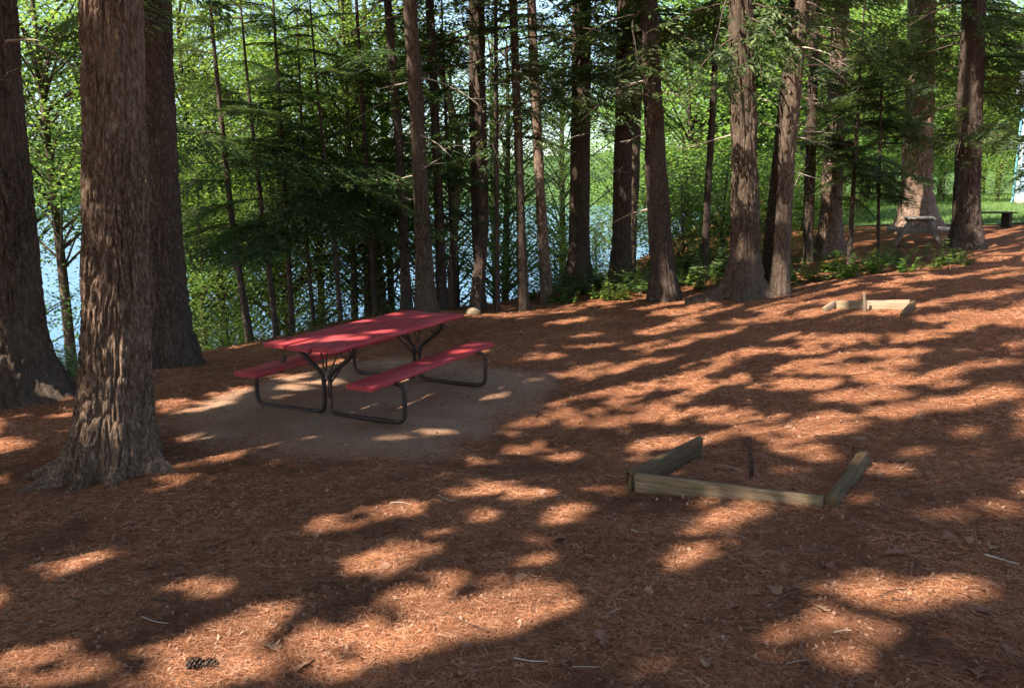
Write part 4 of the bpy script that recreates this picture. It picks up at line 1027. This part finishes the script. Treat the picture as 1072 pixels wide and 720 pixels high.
b = Bag(); tube(b, smooth_path([(-.16, -.05, WHt - .1), (-.14, -.12, WHt - .4), (-.14, -.12, .5), (-.14, -.14, .25), (-.2, -.3, .12)]), .05, 10); b.build('downspout', MAT['teal'], h)
b = Bag(); e = .45
rf = np.array([(-e, -e, WHt), (WL + e, -e, WHt), (WL + e, WD / 2, WHt + 2.6), (-e, WD / 2, WHt + 2.6), (-e, WD + e, WHt), (WL + e, WD + e, WHt)])
b.quads([rf[[0, 1, 2, 3]], rf[[3, 2, 5, 4]], rf[[0, 3, 2, 1]] - [0, 0, .14], rf[[3, 4, 5, 2]] - [0, 0, .14], [rf[0], rf[0] - [0, 0, .14], rf[1] - [0, 0, .14], rf[1]]])
b.add([(0, .0, WHt), (0, WD, WHt), (0, WD / 2, WHt + 2.2)], [[0, 1, 2]]); b.add([(WL, .0, WHt), (WL, WD, WHt), (WL, WD / 2, WHt + 2.2)], [[0, 2, 1]])
b.build('roof', MAT['shingle'], h, smooth=False)
b = Bag(); rbox(b, (2.4, -.03, 1.9), (1.0, .06, 1.4), (1, 0, 0), (0, 1, 0), .01); w_ = b.build('window', MAT['trim'], h)

def boulder(label, px, D, s, mat, seed, name='boulder'):
    n1, n2 = 22, 14; th, ph = np.meshgrid(np.arange(n1) / n1 * 2 * PI, np.linspace(-.5, .5, n2) * PI)
    x, y, z = np.cos(th) * np.cos(ph), np.sin(th) * np.cos(ph), np.sin(ph)
    rr = .75 + .5 * fbm(x * 1.3 + seed, y * 1.3, z * 1.3, 4)
    V = np.stack([x * rr * s[0], y * rr * s[1], z * rr * s[2]], -1).reshape(-1, 3)
    i = np.arange(n2 - 1)[:, None]; j = np.arange(n1)[None]
    b = Bag(); b.add(V, np.stack([i * n1 + j, i * n1 + (j + 1) % n1, (i + 1) * n1 + (j + 1) % n1, (i + 1) * n1 + j], -1).reshape(-1, 4))
    p = onground(px, D); p[2] = gfull(p[0], p[1]) + s[2] * .35
    return tag(b.build(name, MAT[mat], None, p), label, 'rock')
boulder('pale rounded rock on the ground just past the far corner of the red table', 495, 14.0, (.13, .10, .085), 'board_pale', 3)
boulder('grey boulder at the foot of the pale blue house corner', 1071, 37.4, (.55, .4, .4), 'concrete', 5)

# ------------------------------------------------------------------ pine cones, leaves, twigs
def cone_mesh(seed):
    r = np.random.default_rng(seed); b = Bag()
    L, R = .115, .024
    tube(b, [(x, 0, 0) for x in np.linspace(-L / 2, L / 2, 8)], [.004, .009, .011, .011, .010, .008, .005, .002], 8)
    for q in range(84):
        u = q / 84; x = -L / 2 + L * u; a = q * 2.399963; rr = R * (math.sin(min(1, u * 1.25 + .22) * PI) ** .6 if u < .62 else (1 - u) ** .5 * 1.5) * r.uniform(.9, 1.1) + .004
        rad = np.array([0, math.cos(a), math.sin(a)]); tan = np.array([0, -math.sin(a), math.cos(a)]); ax = np.array([1., 0, 0])
        p = np.array([x, 0, 0]) + rad * .006; tip = np.array([x + .012, 0, 0]) + rad * rr; w = .0085
        m = (p + tip) / 2 + ax * -.001
        v = [p - tan * w * .4, p + tan * w * .4, m + tan * w, tip + tan * w * .7, tip + ax * .003, tip - tan * w * .7, m - tan * w]
        v2 = [k - ax * .0025 for k in v]
        b.add(np.array(v + v2), [[0, 1, 2, 6], [6, 2, 3, 5], [7, 13, 9, 8], [13, 12, 10, 9], [3, 5, 12, 10]]); b.add(np.array(v + v2), [[5, 3, 4]])
    return b
MAT['cone'] = plain('brown_cone_scales', (.05, .03, .022), (.19, .12, .085), 60, .7, .2)
cm = cone_mesh(5).mesh('pine_cone', MAT['cone'])
p = hit(210, 699); o = link('pine_cone', cm, None, up(p, .022)); o.rotation_euler = (0, .05, .1); tag(o, 'open brown pine cone lying on sunlit needles near the bottom left of the photo', 'pine cone')
o = link('pine_cone', cm, None, tpt(-.66, -.66, .465)); o.rotation_euler = (0, -.35, 1.4); o.scale = (.95,) * 3; tag(o, 'dark pine cone resting on the left bench of the red table', 'pine cone')

def oak_leaf(seed):
    r = np.random.default_rng(seed); n = 15; x = np.linspace(0, 1, n); L = .095
    w = .30 * np.sin(np.clip(x * 1.02, 0, 1) * PI) ** .7 * (1 + .55 * np.cos(x * 2 * PI * 3.6)) * (.6 + .6 * x) + .012
    curl = r.uniform(.4, 1.3); arch = r.uniform(.2, .8); tw = r.uniform(-.4, .4)
    V = []
    for k in range(n):
        for s in (-1, -.5, 0, .5, 1):
            yy = s * w[k]; z = curl * yy * yy * 1.4 + arch * (.25 - (x[k] - .5) ** 2) * .35 + tw * yy * x[k] + r.normal(0, .008)
            V.append(((x[k] - .5 + (.05 * abs(s) if k % 2 else 0)) * L, yy * L, z * L))
    i = np.arange(n - 1)[:, None]; j = np.arange(4)[None]
    b = Bag(); b.add(np.array(V), np.stack([i * 5 + j, (i + 1) * 5 + j, (i + 1) * 5 + j + 1, i * 5 + j + 1], -1).reshape(-1, 4))
    tube(b, [(-.5 * L, 0, V[2][2]), (-.62 * L, .004, .002), (-.75 * L, .002, .004)], .0011, 4)
    return b.mesh('oak_leaf', MAT['deadleaf'])
OL = [oak_leaf(s) for s in range(5)]
r = np.random.default_rng(91)
def leafat(px, py, label, group=None, s=1., k=None):
    p = hit(px, py); o = link('fallen_leaf', OL[r.integers(5) if k is None else k], None, up(p, .012))
    o.rotation_euler = (r.normal(0, .25), r.normal(0, .25), r.uniform(0, 6.3)); o.scale = (s * r.uniform(.85, 1.25),) * 3
    tag(o, label, 'leaf', group)
leafat(632, 676, 'pinkish dry oak leaf on the lower right rim of the largest sun patch', s=1.0)
leafat(283, 681, 'dark grey oak leaf in shade between two sun patches, above the pine cone', s=1.15)
leafat(1030, 646, 'pale oval leaf lying alone near the right edge of the foreground', s=.9)
leafat(488, 678, 'grey lobed leaf in shade just below the largest sun patch', s=.95)
for px, py in [(505, 583), (545, 605), (585, 565), (672, 549), (860, 640), (815, 622), (790, 623), (865, 594), (1000, 568), (1015, 570), (1040, 575), (990, 565), (895, 470), (905, 460), (855, 455), (838, 462), (822, 445), (800, 480), (765, 478), (345, 616), (140, 549), (152, 600), (240, 588), (62, 566), (405, 594), (560, 520), (610, 500), (455, 490), (520, 560), (700, 660), (730, 700), (760, 640), (650, 600), (680, 625), (935, 580), (960, 610), (1055, 690), (1020, 710), (430, 700), (330, 560), (380, 480), (250, 540), (190, 560), (110, 600), (60, 640), (30, 660), (320, 700), (600, 420), (660, 455), (700, 400), (760, 390), (880, 420), (960, 440), (1010, 480), (1040, 440), (920, 505), (840, 505)]:
    leafat(px + r.normal(0, 3), py + r.normal(0, 2), 'small dry oak leaf lying on the brown pine needles', 'dry oak leaves scattered over the needle floor', r.uniform(.55, .95))
def twig(label, pxs, rad, seed, group=None, mat='deadwood'):
    r2 = np.random.default_rng(seed); P = [hit(*q) for q in pxs]
    P = smooth_path([up(q, .012 + r2.uniform(0, .01)) for q in P]); b = Bag(); c = P[0].copy(); tube(b, P - c, np.linspace(rad, rad * .5, len(P)), 6)
    tag(b.build('fallen_twig', MAT[mat], None, c), label, 'twig', group)
twig('pale straight twig on the needles at the right edge of the foreground', [(1031, 585), (1048, 590), (1066, 594)], .006, 1)
twig('thin crooked twig inside the near board frame', [(752, 486), (765, 490), (778, 496)], .005, 2)
twig('dark slender twig crossing the largest sun patch', [(462, 640), (490, 655), (512, 664)], .003, 3, None, 'bark_dark')
r = np.random.default_rng(55)
for q in range(34):
    a, c = r.uniform(40, 1040), r.uniform(420, 705); k = (c - 190) / 500
    l = r.uniform(14, 42) * k; th = r.uniform(-.5, .5) * 1.2
    twig('small dry twig lying on the brown needle floor', [(a, c), (a + l * .5, c + l * .3 * th + r.normal(0, 1.5)), (a + l, c + l * .6 * th)], r.uniform(.002, .0042), 60 + q, 'small twigs scattered over the needle floor', 'bark_dark' if r.random() < .6 else 'deadwood')

# ------------------------------------------------------------------ light, sky, camera
w = bpy.data.worlds.new("World"); sc.world = w; w.use_nodes = True
nt = w.node_tree; bg = nt.nodes['Background']; sky = nt.nodes.new('ShaderNodeTexSky')
sky.sky_type = 'NISHITA'; sky.sun_disc = False; sky.sun_elevation = ELEV; sky.sun_rotation = SAZ
sky.air_density = 1.0; sky.dust_density = 1.5; sky.ozone_density = 1.0
nt.links.new(sky.outputs[0], bg.inputs['Color']); bg.inputs['Strength'].default_value = .12
sl = bpy.data.lights.new('sun', 'SUN'); sl.energy = 5.0; sl.angle = math.radians(.53); sl.color = (1., .93, .82)
so = bpy.data.objects.new('sun', sl); COL.objects.link(so); so.rotation_euler = Vector(-S).to_track_quat('-Z', 'Y').to_euler(); so.location = (0, 0, 30)
cam = bpy.data.cameras.new('camera'); co = bpy.data.objects.new('camera', cam); COL.objects.link(co)
co.location = (0, 0, CAMH); co.rotation_euler = (PI / 2 - PIT, 0, 0)
cam.sensor_width = 36; cam.sensor_fit = 'HORIZONTAL'; cam.lens = F / 1072 * 36; cam.clip_start = .05; cam.clip_end = 3000
sc.camera = co
sc.view_settings.view_transform = 'Standard'; sc.view_settings.look = 'None'; sc.view_settings.gamma = 1; sc.view_settings.exposure = 1.7
sc.view_settings.use_curve_mapping = False
cy = sc.cycles
cy.max_bounces = 7; cy.diffuse_bounces = 4; cy.transmission_bounces = 4; cy.glossy_bounces = 2
cy.use_adaptive_sampling = True; cy.adaptive_threshold = .02
cy.use_denoising = True; cy.sample_clamp_indirect = 6
try: cy.denoiser = 'OPENIMAGEDENOISE'
except Exception: pass
